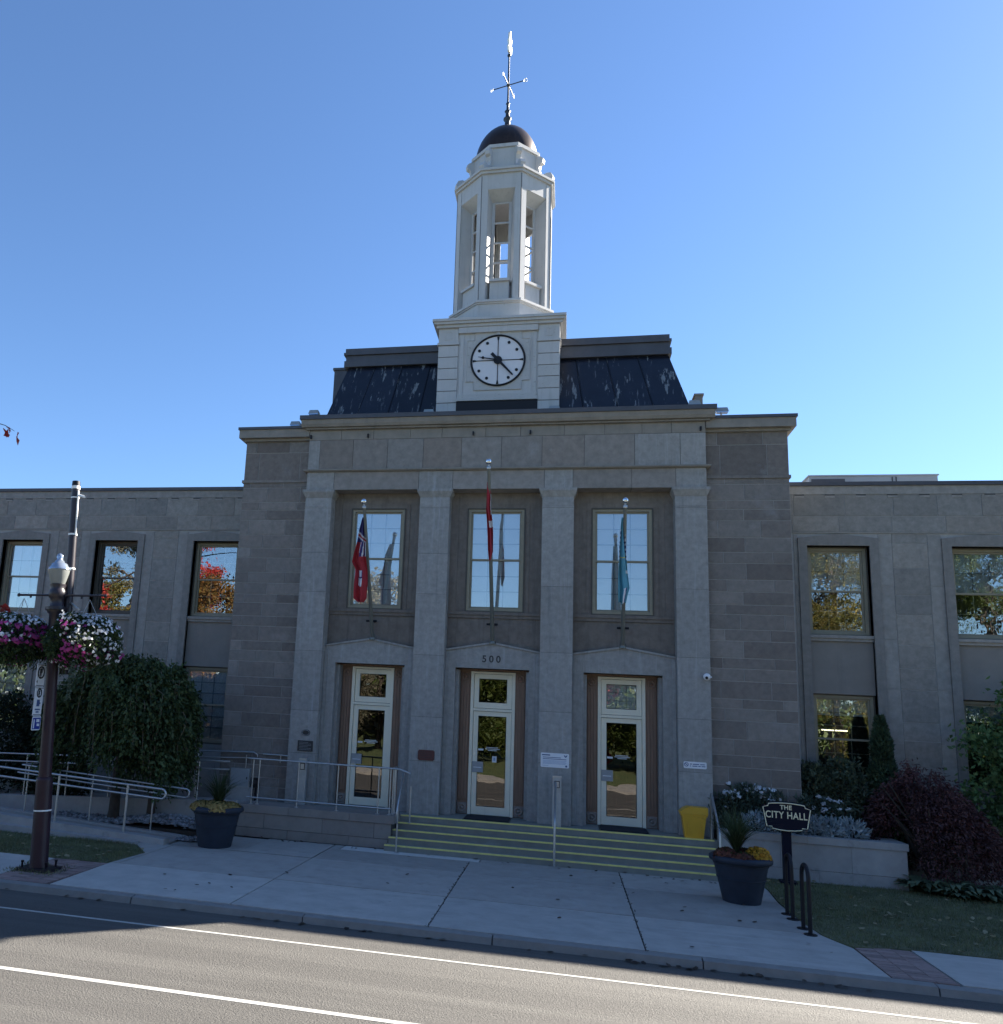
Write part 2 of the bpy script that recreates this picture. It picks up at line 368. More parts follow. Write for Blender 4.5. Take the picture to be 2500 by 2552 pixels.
def discs(P, r, normal=None, k=6, seed=0, spread=.5):
    g = np.random.default_rng(seed + 5); n = len(P)
    nr = g.normal(size=(n, 3)) * spread + (np.asarray(normal) if normal is not None else 0)
    nr = unit(nr); a = unit(np.cross(nr, g.normal(size=(n, 3)))); b = np.cross(nr, a)
    rr = r * g.uniform(.7, 1.2, (n, 1, 1)); t = np.linspace(0, 2 * np.pi, k, endpoint=False)
    w = 1 + .18 * np.cos(t * 3)[None, :, None]
    return P[:, None] + rr * w * (a[:, None] * np.cos(t)[None, :, None] + b[:, None] * np.sin(t)[None, :, None])
# ------------------------------------------------------------------ the setting: ground, road, kerb, sidewalk
SW = -7.50      # front edge of the sidewalk slabs, behind the kerb
def setting():
    MB().box(-400, 400, -400, 400, -.30, -.16).build('ground', 'ground_far', kind='structure')
    MB().box(-160, 160, -18.6, -7.655, -.155, -.12).build('road', 'asphalt', kind='structure')
    for y0, y1 in ((-8.735, -8.675), (-11.165, -11.070)):
        MB().box(-160, 160, y0, y1, -.1195, -.116).build('road_line', 'road_paint', kind='structure')
    k = MB().box(-160, 160, -7.65, -7.501, -.15, -.035).build('kerb', 'dark_joint', kind='structure')
    xs = [-34 + 2.9 * i for i in range(25)]
    for i, x in enumerate(xs[:-1]):
        a, b = x, xs[i + 1] - .02; j = random.uniform(-.006, .006)
        m = MB(); lo = [(a, -7.69), (b, -7.69), (b, -7.51), (a, -7.51)]
        m.loft([(p, q, -.15) for p, q in lo], [(a, -7.655, -.020 + j), (b, -7.655, -.020 + j), (b, -7.51, -.004 + j), (a, -7.51, -.004 + j)])
        m.build('kerb_stone', 'curb_concrete', k)
    # bed under the slabs: dark joint filling
    sw = MB().box(-40, 40, SW, 1.3, -.158, -.030).build('sidewalk', 'dark_joint', kind='structure')
    def slab(pts, m='concrete', z=0.0):
        MB().prism_xy(pts, -.08, z).build('slab', m, sw)
    G = .012
    def rect(x0, x1, y0, y1, m='concrete', z=0.0): slab([(x0 + G, y0 + G), (x1 - G, y0 + G), (x1 - G, y1 - G), (x0 + G, y1 - G)], m, z)
    jx = [-6.55, -3.38, -.19, 2.95]
    rows = [SW, -5.40, -3.05, -1.30]
    for i in range(3):
        for j in range(3):
            if i == 0 and j == 0:
                slab([(-6.62 + G, SW + G), (jx[1] - G, SW + G), (jx[1] - G, rows[1] - G), (-6.70, rows[1] - G)], 'concrete_light')
            elif i == 0:
                rect(jx[0], jx[1], rows[j], rows[j + 1], z=random.uniform(-.003, .003))
            elif j == 2:      # strip of newer concrete along the steps in one bay
                if i == 1:
                    rect(jx[1] + .25, jx[2] + .2, -1.72, -1.2, 'concrete_new', .002); rect(jx[1], jx[2], rows[2], -1.72)
                    rect(jx[1] - .0, jx[1] + .25, -1.72, -1.2)
                else: rect(jx[2] + .2, jx[3], -1.72, rows[3] + .1); rect(jx[2], jx[3], rows[2], -1.72)
            else: rect(jx[i], jx[i + 1], rows[j], rows[j + 1], 'concrete_light' if j == 0 else 'concrete', random.uniform(-.003, .003))
    slab([(2.95 + G, SW + G), (6.08, SW + G), (6.06, -6.05), (5.93, -5.75), (5.80, -5.40 + G), (2.95 + G, -5.40 + G)], 'concrete_light')
    slab([(2.95 + G, -5.40 + 2 * G), (5.80, -5.40 + 2 * G), (5.72, -4.4), (5.70, -3.05), (2.95 + G, -3.05)])
    slab([(2.95 + G, -3.05 + G), (5.70, -3.05 + G), (5.78, -1.9), (5.75, -.2), (2.95 + G, -.2)])
    for i in range(9): rect(6.93 + i * 3.1, 6.93 + (i + 1) * 3.1, SW, -5.78, 'concrete_light', z=random.uniform(-.004, .004))
    for i in range(7): rect(-7.80 - (i + 1) * 3.1, -7.80 - i * 3.1, SW, -5.52, 'concrete_light', z=random.uniform(-.004, .004))
    # paths at the left, in front of the ramp
    rect(-6.66, -5.0, -3.05, -1.30); rect(-5.0, -3.38, -3.05, -1.2, z=.002)
    slab([(-6.70, -5.40 + G), (-6.56, -5.40 + G), (-6.56, -3.1), (-12.0, -3.1), (-12.0, -3.42), (-7.2, -3.45), (-6.62, -4.2)])
    # brick bands
    def bricks(x0, n, w, y0, y1, l):
        r = 0; y = y0
        while y < y1 - .03:
            for c in range(n):
                block('paver', 'paver', x0 + c * w + .005, x0 + (c + 1) * w - .005, y + .004, y + l - .004, -.08, random.uniform(-.004, .003), sw)
            y += l
    bricks(6.10, 3, .27, SW + .01, -5.83, .092)
    bricks(-7.79, 4, .272, SW + .01, -5.55, .104)
    # lawns
    MB().prism_xy([(6.09, -6.0), (6.9, -5.77), (60, -5.77), (60, 1.15), (8.7, 1.15), (8.75, -.16), (5.78, -.2), (5.80, -1.9), (5.72, -3.05), (5.74, -4.4), (5.82, -5.4), (5.95, -5.75)], -.06, .012).build('lawn', 'lawn_ground', kind='structure')
    MB().prism_xy([(-40, -5.5), (-6.83, -5.54), (-6.72, -5.2), (-6.63, -4.25), (-7.25, -3.5), (-12.0, -3.46), (-40, -3.46)], -.06, .012).build('lawn', 'lawn_ground', kind='structure')
    # across the road, behind the camera: kerb, walk and park lawn
    MB().box(-160, 160, -21.4, -18.6, -.155, .0).build('far_sidewalk', 'concrete', kind='structure')
    MB().box(-160, 160, -160, -21.4, -.155, .012).build('park_lawn', 'park_grass', kind='structure')
setting()

# ------------------------------------------------------------------ city hall
YW, YT, YR = 1.18, .185, .444
hall = thing('city_hall', 'grey stone two storey city hall with square pillars, black mansard roof and white clock tower', 'building', (0, 1.2, 0))
def part(name, mb, m): return mb.build(name, m, hall)
def courses(parent, m, x0, x1, yf, z0, z1, hs, wmin, wmax, gap=.018, name='stone_block', dep=.10):
    z = z0; i = 0; last = []
    while z < z1 - .02:
        h = hs[i % len(hs)]; i += 1
        if z + h > z1 - .12: h = z1 - z
        xs = [x0]; x = x0 + (random.uniform(.25, .6) if i % 2 else random.uniform(.8, 1.1)) * wmin
        while x < x1 - .25 * wmin:
            xs.append(x); x += random.uniform(wmin, wmax)
        xs.append(x1)
        for a, b in zip(xs[:-1], xs[1:]):
            j = random.uniform(0, .004)
            block(name, m, a + gap / 2, b - gap / 2, yf - j, yf + dep, z + gap / 2, z + h - gap / 2, parent)
        z += h
# --- side towers
for s in (-1, 1):
    a, b = sorted((s * 7.0, s * 5.11))
    w = part('tower_wall', MB().box(a + .01, b, YT + .009, 9.0, -.1, 10.40), 'mortar')
    hs = [.40, .27, .36, .23, .31, .29, .40, .27, .36, .42, .28, .22, .41, .29, .25]
    courses(w, 'tower_stone', a, b, YT, 0, 9.12, hs, .85, 1.15)
    courses(w, 'tower_stone', a, b, YT, 9.20, 9.98, [.78], .8, 1.2)
    courses(w, 'tower_stone', a, b, YT, 9.98, 10.30, [.32], .9, 1.5)
    # return wall stones are one sheet: sides face away
    MB().box(a - (.001 if s < 0 else -.0), b, YT + .11, 8.99, -.1, 10.30).build('side_wall', 'tower_stone', w) if False else None
    o0, o1 = (a - .035, b) if s < 0 else (a, b + .035)
    part('string_course', MB().box(o0, o1, YT - .035, 9.03, 9.121, 9.198), 'tower_stone')
    c0, c1 = (a - .16, b) if s < 0 else (a, b + .16)
    m = MB(); m.box((c0 + .10) if s < 0 else c0, c1 if s < 0 else c1 - .10, YT - .08, 9.1, 10.302, 10.37)
    m.box(c0, c1, YT - .20, 9.15, 10.371, 10.60); part('cornice', m, 'cornice_stone')
    part('flashing', MB().box(c0 - .03 if s < 0 else c0, c1 if s < 0 else c1 + .03, YT - .235, 9.18, 10.601, 10.675), 'flashing')
# --- wings: bays
RB = [8.28, 11.45]; LB = [-8.10, -11.28, -14.45]
HW = .70
def wing(bays, xin, xout, s):
    lo, hi = min(xin, xout), max(xin, xout)
    m = MB(); m.box(lo, hi, YW + .45, 13, -.1, 9.10)          # core
    edges = sorted(bays); z0, z1 = 1.95, 7.672
    x = lo
    for c in edges:
        m.box(x, c - HW, YW + .010, YW + .449, -.1, 9.0); x = c + HW
        m.box(c - HW, c + HW, YW + .010, YW + .449, -.1, z0); m.box(c - HW, c + HW, YW + .010, YW + .449, z1, 9.0)
    m.box(x, hi, YW + .010, YW + .449, -.1, 9.0)
    w = part('wing_wall', m, 'mortar')
    # frieze courses, parapet
    courses(w, 'wing_stone', lo, hi if s > 0 else hi, YW, 8.02, 8.42, [.40], 1.0, 1.25)
    courses(w, 'wing_stone', lo, hi, YW, 8.42, 8.97, [.55], .95, 1.2)
    part('parapet', MB().box(lo, hi, YW - .012, YW + .44, 8.975, 9.19), 'wing_trim')
    part('string_course', MB().box(lo, hi, YW - .02, YW + .3, 7.985, 8.015), 'wing_trim')
    part('flashing', MB().box(lo, hi, YW - .06, YW + .5, 9.191, 9.285), 'flashing')
    x = lo + .35
    while x < hi - .2:
        if -16.5 < x < 13: block('vent_slot', 'dark_joint', x, x + .22, YW - .0165, YW + .05, 8.945, 8.972, w); block('vent_slot', 'wing_trim', x + .0, x + .22, YW - .012, YW + .05, 8.89, 8.943, w)
        x += .70
    # wall fields between the bays: a column of blocks between two strips
    def field(a, b):
        st = min(.30, (b - a) * .25)
        for p, q in ((a, a + st), (b - st, b)):
            z = .05
            for h in (1.5, 1.45, 1.25, 1.15, 1.3, 1.25):
                t = min(z + h, 7.98); block('stone_block', 'wing_trim', p + .006, q - .006, YW - .003, YW + .1, z + .004, t - .004, w); z = t
                if z >= 7.979: break
        if b - a > 2 * st + .2: courses(w, 'wing_stone', a + st, b - st, YW, .05, 7.98, [.55, .72, .48, .66, .60, .42, .75, .5], 1.5, 2.0)
    sur = .20
    pts = [lo] + sum([[c - HW - sur, c + HW + sur] for c in edges], []) + [hi]
    for a, b in zip(pts[0::2], pts[1::2]):
        if b - a < .08: continue
        if b - a > 4:
            courses(w, 'wing_stone', a, b, YW, .05, 7.98, [1.3], 2.5, 3.0)
        else: field(a, b)
    for c in edges:
        # surround with a low pointed head
        m = MB(); P = HW + sur
        m.prism_xz([(c - P, .0), (c - HW, .0), (c - HW, 7.672), (c + HW, 7.672), (c + HW, 0), (c + P, 0), (c + P, 7.86), (c, 7.965), (c - P, 7.86)], YW - .045, YW + .30)
        part('window_surround', m, 'surround_stone')
        part('sill', MB().box(c - HW, c + HW, YW + .04, YW + .44, 5.33, 5.40).box(c - HW, c + HW, YW + .0, YW + .44, 5.401, 5.475), 'wing_trim')
        part('spandrel_panel', MB().box(c - HW, c + HW, YW + .10, YW + .44, 4.068, 5.329), 'spandrel_stone')
        part('sill', MB().box(c - HW, c + HW, YW + .0, YW + .44, 1.82, 1.95), 'wing_trim')
wing(RB, 7.0, 24, 1); wing(LB, -7.0, -24, -1)

# --- windows
def window(cx, hw, z0, z1, y, cols, rows, top, bottom, glass='pane_glass', frame='window_tan', f=.10):
    """double hung sash window; top / bottom: how far a blind hangs in each sash (0..1)"""
    m = MB(); yb = y + .16
    for a, b, c, d in ((cx - hw, cx - hw + f, z0, z1), (cx + hw - f, cx + hw, z0, z1)): m.box(a, b, y, yb, c, d)
    m.box(cx - hw + f, cx + hw - f, y, yb, z1 - f * .9, z1); m.box(cx - hw + f, cx + hw - f, y, yb, z0, z0 + f)
    win = part('window', m, frame)
    m = MB(); e = .028                                    # dark outer edge
    for a, b, c, d in ((cx - hw - .001, cx - hw + e, z0, z1), (cx + hw - e, cx + hw + .001, z0, z1), (cx - hw + e, cx + hw - e, z1 - e, z1 + .001), (cx - hw + e, cx + hw - e, z0 - .001, z0 + e)): m.box(a, b, y - .03, y - .001, c, d)
    m.build('frame_edge', 'window_dark', win)
    zm = (z0 + z1) / 2; x0, x1 = cx - hw + f, cx + hw - f
    for k, (a, b, yy, bl) in enumerate(((zm - .02, z1 - f * .9, y + .05, top), (z0 + f, zm + .02, y + .085, bottom))):
        q = MB(); r = .045
        q.box(x0, x0 + r, yy, yy + .03, a, b).box(x1 - r, x1, yy, yy + .03, a, b).box(x0 + r, x1 - r, yy, yy + .03, b - r, b).box(x0 + r, x1 - r, yy, yy + .03, a, a + r)
        q.build('sash', frame, win)
        MB().box(x0 + r, x1 - r, yy + .010, yy + .014, a + r, b - r).build('pane', glass, win)
        q = MB(); g = .011; pale = 'muntin_pale' if bl > .9 else 'muntin'
        for i in range(1, cols): xx = x0 + r + (x1 - x0 - 2 * r) * i / cols; q.box(xx - g, xx + g, yy + .016, yy + .026, a + r, b - r)
        for i in range(1, rows): zz = a + r + (b - a - 2 * r) * i / rows; q.box(x0 + r, x1 - r, yy + .0165, yy + .0255, zz - g, zz + g)
        q.build('muntin', pale, win)
        if bl > 0: MB().box(x0 - .02, x1 + .02, yy + .05, yy + .06, b - (b - a) * bl, b).build('blind', 'blind_white', win)
    MB().box(cx - hw, cx + hw, yb + .05, yb + .09, z0, z1).build('dark_backing', 'room_dark', win)  # dark sheet added behind the glass in place of a shaded room
    return win
for i, c in enumerate((-3.145, 0, 3.145)): window(c, .746, 5.72, 8.444, YR - .02, 3, 3, 1.0, 1.0)
for i, c in enumerate(RB):
    window(c, HW, 5.475, 7.672, YW + .20, 3, 2, 1.0, .0, 'pane_wavy'); window(c, HW, 1.95, 4.068, YW + .20, 3, 3, .42, 0, 'pane_wavy')
for i, c in enumerate(LB):
    window(c, HW, 5.475, 7.672, YW + .20, 3, 2, 0.0 if i < 2 else 1.0, .0 if i < 2 else 1.0, frame='window_dark' if i == 1 else 'window_tan'); window(c, HW, 1.95, 4.068, YW + .20, 3, 3, 1.0, 1.0)
for c in (8.02, 8.5):
    pass

# --- portico
BX = [(-4.364, -1.958), (-1.18, 1.18), (1.958, 4.364)]      # bays between the pillars
CX = [-3.145, 0.0, 3.145]
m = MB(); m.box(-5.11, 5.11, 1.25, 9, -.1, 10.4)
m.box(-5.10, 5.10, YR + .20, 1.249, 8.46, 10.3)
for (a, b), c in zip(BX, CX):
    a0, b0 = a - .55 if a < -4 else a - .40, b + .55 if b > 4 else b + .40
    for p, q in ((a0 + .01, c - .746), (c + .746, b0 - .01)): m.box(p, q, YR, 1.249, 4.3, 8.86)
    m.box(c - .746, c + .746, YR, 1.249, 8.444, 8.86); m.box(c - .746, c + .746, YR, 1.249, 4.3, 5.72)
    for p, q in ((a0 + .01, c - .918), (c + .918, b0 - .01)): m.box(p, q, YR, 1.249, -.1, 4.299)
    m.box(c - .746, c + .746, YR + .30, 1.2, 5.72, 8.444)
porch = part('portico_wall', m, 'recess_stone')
for (a, b), c in zip(BX, CX):
    # raised frame strips beside the window, sill course, panel, pointed door surround
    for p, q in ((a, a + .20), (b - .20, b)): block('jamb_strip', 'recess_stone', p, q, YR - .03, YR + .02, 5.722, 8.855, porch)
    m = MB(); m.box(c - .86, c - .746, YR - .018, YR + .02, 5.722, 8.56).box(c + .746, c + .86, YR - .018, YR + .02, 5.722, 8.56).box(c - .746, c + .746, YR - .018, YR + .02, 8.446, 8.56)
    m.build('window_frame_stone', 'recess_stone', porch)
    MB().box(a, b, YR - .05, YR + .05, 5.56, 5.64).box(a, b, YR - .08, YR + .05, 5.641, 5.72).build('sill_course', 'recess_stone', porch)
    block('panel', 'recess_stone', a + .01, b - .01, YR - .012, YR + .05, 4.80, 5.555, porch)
    y0 = YR - .16; zs = 4.70; zp = 4.90
    m = MB().prism_xz([(a + .005, .69), (c - .918, .69), (c - .918, 4.286), (c + .918, 4.286), (c + .918, .69), (b - .005, .69), (b - .005, zs), (c, zp), (a + .005, zs)], y0, YR - .002)
    m.build('door_surround', 'pilaster_stone', porch)
    m = MB()
    m.prism_xz([(a + .004, zs + .001), (c, zp + .001), (b - .004, zs + .001), (b - .004, zs + .045), (c, zp + .05), (a + .004, zs + .045)], y0 - .04, YR - .003)
    m.build('pediment_mould', 'pilaster_stone', porch)
    for p, q in ((a + .008, a + .09), (b - .09, b - .008)): block('jamb_strip', 'pilaster_stone', p, q, y0 - .035, y0 - .001, .70, 4.62, porch)
# lettering 500 over the middle door
def text(name, body, size, loc, m, parent=None, rz=0.0, ext=.003, sx=1.0, bold=0.0):
    cu = bpy.data.curves.new(name, 'FONT'); cu.body = body; cu.size = size; cu.extrude = ext; cu.align_x = 'CENTER'; cu.align_y = 'CENTER'; cu.offset = bold
    cu.space_character = 1.08
    cu.materials.append(MATS[m])
    tmp = bpy.data.objects.new(name, cu); COL.objects.link(tmp); bpy.context.view_layer.update()
    me = bpy.data.meshes.new_from_object(tmp.evaluated_get(bpy.context.evaluated_depsgraph_get())); bpy.data.objects.remove(tmp)
    me.materials.clear(); me.materials.append(MATS[m])
    o = bpy.data.objects.new(name, me); COL.objects.link(o)
    if parent is not None: o.parent = parent; o.location = Vector(loc) - origin(parent)
    else: o.location = loc
    o.rotation_euler = (math.pi / 2, 0, rz); o.scale = (sx, 1, 1); return o
for i, ch in enumerate('500'):
    text('house_number', ch, .235, ((i - 1) * .175 - .02, YR - .162, 4.515), 'dark_joint', hall, sx=1.0, bold=.006)
# pillars
for a, b in ((-5.095, -4.364), (-1.958, -1.18), (1.18, 1.958), (4.364, 5.095)):
    p = part('pillar', MB().box(a + .012, b - .012, .012, YR - .005, .69, 8.40), 'dark_joint')
    zz = [.69, 1.95, 3.02, 4.55, 6.10, 7.15, 8.36] if a < 0 else [.69, 2.10, 3.30, 4.72, 6.35, 8.36]
    for z0, z1 in zip(zz[:-1], zz[1:]): block('stone_block', 'pilaster_stone', a, b, 0, YR - .006, z0 + .003, z1 - .003, p)
    block('capital_block', 'pilaster_stone', a - .003, b + .003, -.004, YR + .003, 8.362, 8.40, p)
    block('capital_block', 'pilaster_stone', a + .002, b - .002, .002, YR + .004, 8.404, 8.64, p)
    q = MB()
    lo_ = [(a, 0), (b, 0), (b, YR + .006), (a, YR + .006)]; g = .075
    q.loft([(x, y, 8.642) for x, y in lo_], [(a - g, -g, 8.79), (b + g, -g, 8.79), (b + g, YR + .006, 8.79), (a - g, YR + .006, 8.79)])
    q.box(a - g, b + g, -g, YR + .006, 8.791, 8.858); q.build('capital', 'pilaster_stone', p)
# entablature
ent = part('entablature', MB().box(-5.09, 5.09, .03, 1.24, 8.865, 10.56), 'dark_joint')
for x0, x1 in zip([-5.10, -4.33, -2.02, -1.12, 1.22, 1.93, 3.35, 4.39], [-4.33, -2.02, -1.12, 1.22, 1.93, 3.35, 4.39, 5.10]):
    block('stone_block', 'pilaster_stone' if (x1 - x0) < 1.0 else 'frieze_stone', x0 + .005, x1 - .005, random.uniform(.0, .004), YR + .15, 8.862, 9.355, ent)
MB().box(-5.16, 5.16, -.055, 1.1, 9.358, 9.378).box(-5.20, 5.20, -.09, 1.1, 9.379, 9.415).build('moulding', 'cornice_stone', ent)
xs = [-5.10, -4.78, -3.85, -2.9, -1.93, -.92, .12, 1.15, 2.2, 3.42, 4.5, 5.10]
for x0, x1 in zip(xs[:-1], xs[1:]): block('stone_block', 'pilaster_stone' if x0 > 3.3 or x0 < -5 else 'frieze_stone', x0 + .005, x1 - .005, random.uniform(.0, .004), 1.0, 9.42, 10.255, ent)
xs = [-5.10, -4.2, -3.3, -2.3, -1.45, -.3, .6, 1.7, 2.7, 3.6, 4.3, 5.10]
for x0, x1 in zip(xs[:-1], xs[1:]): block('stone_block', 'cornice_stone', x0 + .005, x1 - .005, random.uniform(-.006, .0), 1.0, 10.262, 10.535, ent)
xs = [-5.2, -3.9, -2.6, -1.4, -.2, 1.1, 2.2, 3.3, 4.3, 5.2]
for x0, x1 in zip(xs[:-1], xs[1:]): block('cornice_bed', 'cornice_stone', x0 + .004, x1 - .004, -.085 + random.uniform(-.015, .01), 1.0, 10.54, 10.585 + random.uniform(-.008, .002), ent)
m = MB(); m.prism_yz([(9.0, 10.59), (-.16, 10.59), (-.20, 10.66), (-.225, 10.78), (9.0, 10.78)], -5.30, 5.30); m.build('cornice', 'cornice_stone', ent)
MB().box(-5.335, 5.335, -.262, 9.0, 10.781, 10.895).build('flashing', 'flashing', ent)
for x in (-5.05, -3.45, -.62, .85, 4.98): block('cable_hook', 'black_paint', x - .02, x + .02, -.06, .0, 10.30, 10.40, ent)

# --- mansard roof
def mansard():
    B = [(-5.15, 1.0), (5.03, 1.0)]; T = [(-4.72, 2.10), (4.50, 2.10)]; zb, zt = 10.9, 13.25
    core = MB().loft([(-5.10, 1.05, zb), (4.98, 1.05, zb), (4.98, 9, zb), (-5.10, 9, zb)], [(-4.68, 2.15, zt), (4.46, 2.15, zt), (4.46, 9, zt), (-4.68, 9, zt)])
    roof = part('mansard_roof', core, 'black_paint')
    n = 11
    for side in range(2):
        tl = np.linspace(0, 1, n + 1)
        for i in range(n):
            u0, u1 = tl[i] + .002, tl[i + 1] - .002
            bx = lambda u: -5.15 + u * 10.18; tx = lambda u: -4.72 + u * 9.22
            if side: continue
            m = MB(); j = random.uniform(0, .01)
            lo_ = [(bx(u0), 1.0 - j, zb), (bx(u1), 1.0 - j, zb), (tx(u1), 2.10 - j, zt), (tx(u0), 2.10 - j, zt)]
            hi_ = [(x, y + .06, z - .02) for x, y, z in lo_]
            m.loft(lo_[::-1], hi_[::-1]); m.build('roof_panel', 'roof_black', roof)
            if i: MB().tube([(bx(tl[i]), .985, zb), (tx(tl[i]), 2.085, zt)], .012, 5, smooth=False).build('seam', 'roof_black', roof)
    for s, xb, xt in ((-1, -5.15, -4.72), (1, 5.03, 4.50)):
        for i in range(5):
            y0, y1 = 1.0 + i * 1.6, 1.0 + (i + 1) * 1.6 - .01; t0 = 2.10 + i * 1.38; t1 = 2.10 + (i + 1) * 1.38 - .01
            lo_ = [(xb, y0, zb), (xb, y1, zb), (xt, t1, zt), (xt, t0, zt)]; hi_ = [(x - s * .05, y, z - .01) for x, y, z in lo_]
            MB().loft(lo_, hi_).build('roof_panel', 'roof_black', roof)
    m = MB()
    m.box(-4.84, 4.58, 2.0, 9.2, 13.251, 13.44).box(-4.80, 4.54, 2.04, 9.15, 13.441, 13.62).box(-4.86, 4.58, 1.98, 9.2, 13.621, 13.70).box(-4.82, 4.53, 2.02, 9.1, 13.701, 13.84)
    m.build('fascia', 'roof_fascia', roof)
    MB().box(-5.62, -5.2, 3.6, 4.6, 10.6, 13.85).box(-5.66, -5.16, 3.56, 4.64, 13.851, 13.93).build('vent_stack', 'roof_fascia', roof)
    MB().box(5.32, 5.52, 3.0, 3.5, 10.6, 12.38).box(5.29, 5.55, 2.97, 3.53, 12.381, 12.44).build('vent_stack', 'cornice_stone', roof)
mansard()

# --- doors
for i, c in enumerate(CX):
    yd = .80
    m = MB(); z0, zt = .692, 4.225
    for s in (-1, 1): m.box(c + s * .561 - (.075 if s > 0 else 0), c + s * .561 + (.075 if s < 0 else 0), yd - .04, yd + .12, z0, zt)
    m.box(c - .486, c + .486, yd - .04, yd + .12, zt - .05, zt).box(c - .486, c + .486, yd - .04, yd + .12, 3.235, 3.30)
    d = part('door', m, 'door_cream')
    m = MB(); a, b = .478, .355                           # leaf
    m.box(c - a, c - b, yd, yd + .06, .70, 3.225).box(c + b, c + a, yd, yd + .06, .70, 3.225).box(c - b, c + b, yd, yd + .06, .70, .895).box(c - b, c + b, yd, yd + .06, 3.115, 3.225)
    m.build('leaf', 'door_cream', d)
    m = MB(); m.box(c - a, c - b, yd, yd + .06, 3.31, 4.165).box(c + b, c + a, yd, yd + .06, 3.31, 4.165).box(c - b, c + b, yd, yd + .06, 3.31, 3.45).box(c - b, c + b, yd, yd + .06, 4.05, 4.165)
    m.build('transom_frame', 'door_cream', d)
    for q0, q1 in ((.895, 3.115), (3.45, 4.05)):
        MB().box(c - b, c + b, yd + .028, yd + .034, q0, q1).build('pane', 'door_glass' if not (i == 2 and q0 > 3) else 'pane_glass', d)
        k = MB(); g = .009
        k.box(c - b - .0, c - b + g * 1.4, yd + .012, yd + .027, q0, q1).box(c + b - g * 1.4, c + b, yd + .012, yd + .027, q0, q1).box(c - b + g, c + b - g, yd + .012, yd + .027, q1 - .014, q1).box(c - b + g, c + b - g, yd + .012, yd + .027, q0, q0 + .014)
        k.build('glazing_bead', 'black_paint', d)
        k = MB()
        for t in (-.12, .12): k.box(c + t - .005, c + t + .005, yd + .036, yd + .044, q0, q1)
        for t in ((.33, .67) if q0 > 3 else (.12, .9)): z = q0 + (q1 - q0) * t; k.box(c - b, c + b, yd + .0365, yd + .0435, z - .004, z + .004)
        k.build('leading', 'muntin_pale' if (i == 2 and q0 > 3) else 'jamb_wood', d)
    if i == 2: MB().box(c - b, c + b, yd + .06, yd + .07, 3.45, 4.05).build('blind', 'blind_white', d)
    MB().box(c - .50, c + .50, yd + .38, yd + .42, .69, 4.2).build('dark_backing', 'room_dark', d)  # dark sheet painted as the unlit hall behind the door
    m = MB().box(c - a + .005, c - .20, yd - .022, yd - .002, 1.72, 1.98); m.build('push_plate', 'plate_grey', d)
    MB().box(c - a + .04, c - .24, yd - .026, yd - .0225, 1.83, 1.85).build('plate_print', 'sign_white', d)
    m = MB()
    for k, (w0, w1) in enumerate(((-.14, .16), (-.16, .20), (-.09, .13))): m.box(c + w0, c + w1, yd + .022, yd + .0275, 2.33 - k * .035, 2.345 - k * .035)
    m.build('window_lettering', 'sign_white', d)
    MB().box(c - b + .02, c - b + .15, yd + .022, yd + .0275, 2.255, 2.30).build('sticker', 'sign_white', d)
    if i == 1: MB().box(c + .02, c + .13, yd + .018, yd + .0276, 1.98, 2.13).box(c + .05, c + .10, yd + .016, yd + .0179, 2.02, 2.10, 1).build('sticker', ['sign_white', 'sign_print_soft'], d)
    # wood jambs with rosette blocks
    for s in (-1, 1):
        x0, x1 = sorted((c + s * .563, c + s * .835)); r0, r1 = sorted((c + s * .836, c + s * .925)); part('door_reveal', MB().box(r0, r1, YR + .01, yd + .16, .692, 4.24), 'pilaster_stone')
        j = MB(); j.box(x0, x1, yd - .02, yd + .15, z0, 4.24)
        j.box(x0 + .03, x1 - .03, yd - .035, yd - .021, 1.03, 3.95)
        for t in (.24, .50, .76): xx = x0 + (x1 - x0) * t; j.box(xx - .030, xx + .030, yd - .058, yd - .036, 1.06, 3.92)
        jo = part('door_jamb', j, 'jamb_wood')
        for zz in (.85, 4.08):
            MB().box(x0 + .02, x1 - .02, yd - .05, yd - .0215, zz - .14, zz + .12).build('rosette_block', 'jamb_wood' if zz > 2 else 'landing_stone', jo)
            xm = (x0 + x1) / 2; q = MB(); q.tube([(xm + .085 * math.cos(t), yd - .060, zz + .085 * math.sin(t)) for t in np.linspace(0, 2 * np.pi, 14, endpoint=False)], .022, 6, closed=True); q.ball((xm, yd - .052, zz), .038)
            q.build('rosette', 'jamb_wood' if zz > 2 else 'landing_stone', jo)
    part('door_head', MB().box(c - .905, c + .905, yd - .06, yd + .15, 4.241, 4.284), 'jamb_wood')
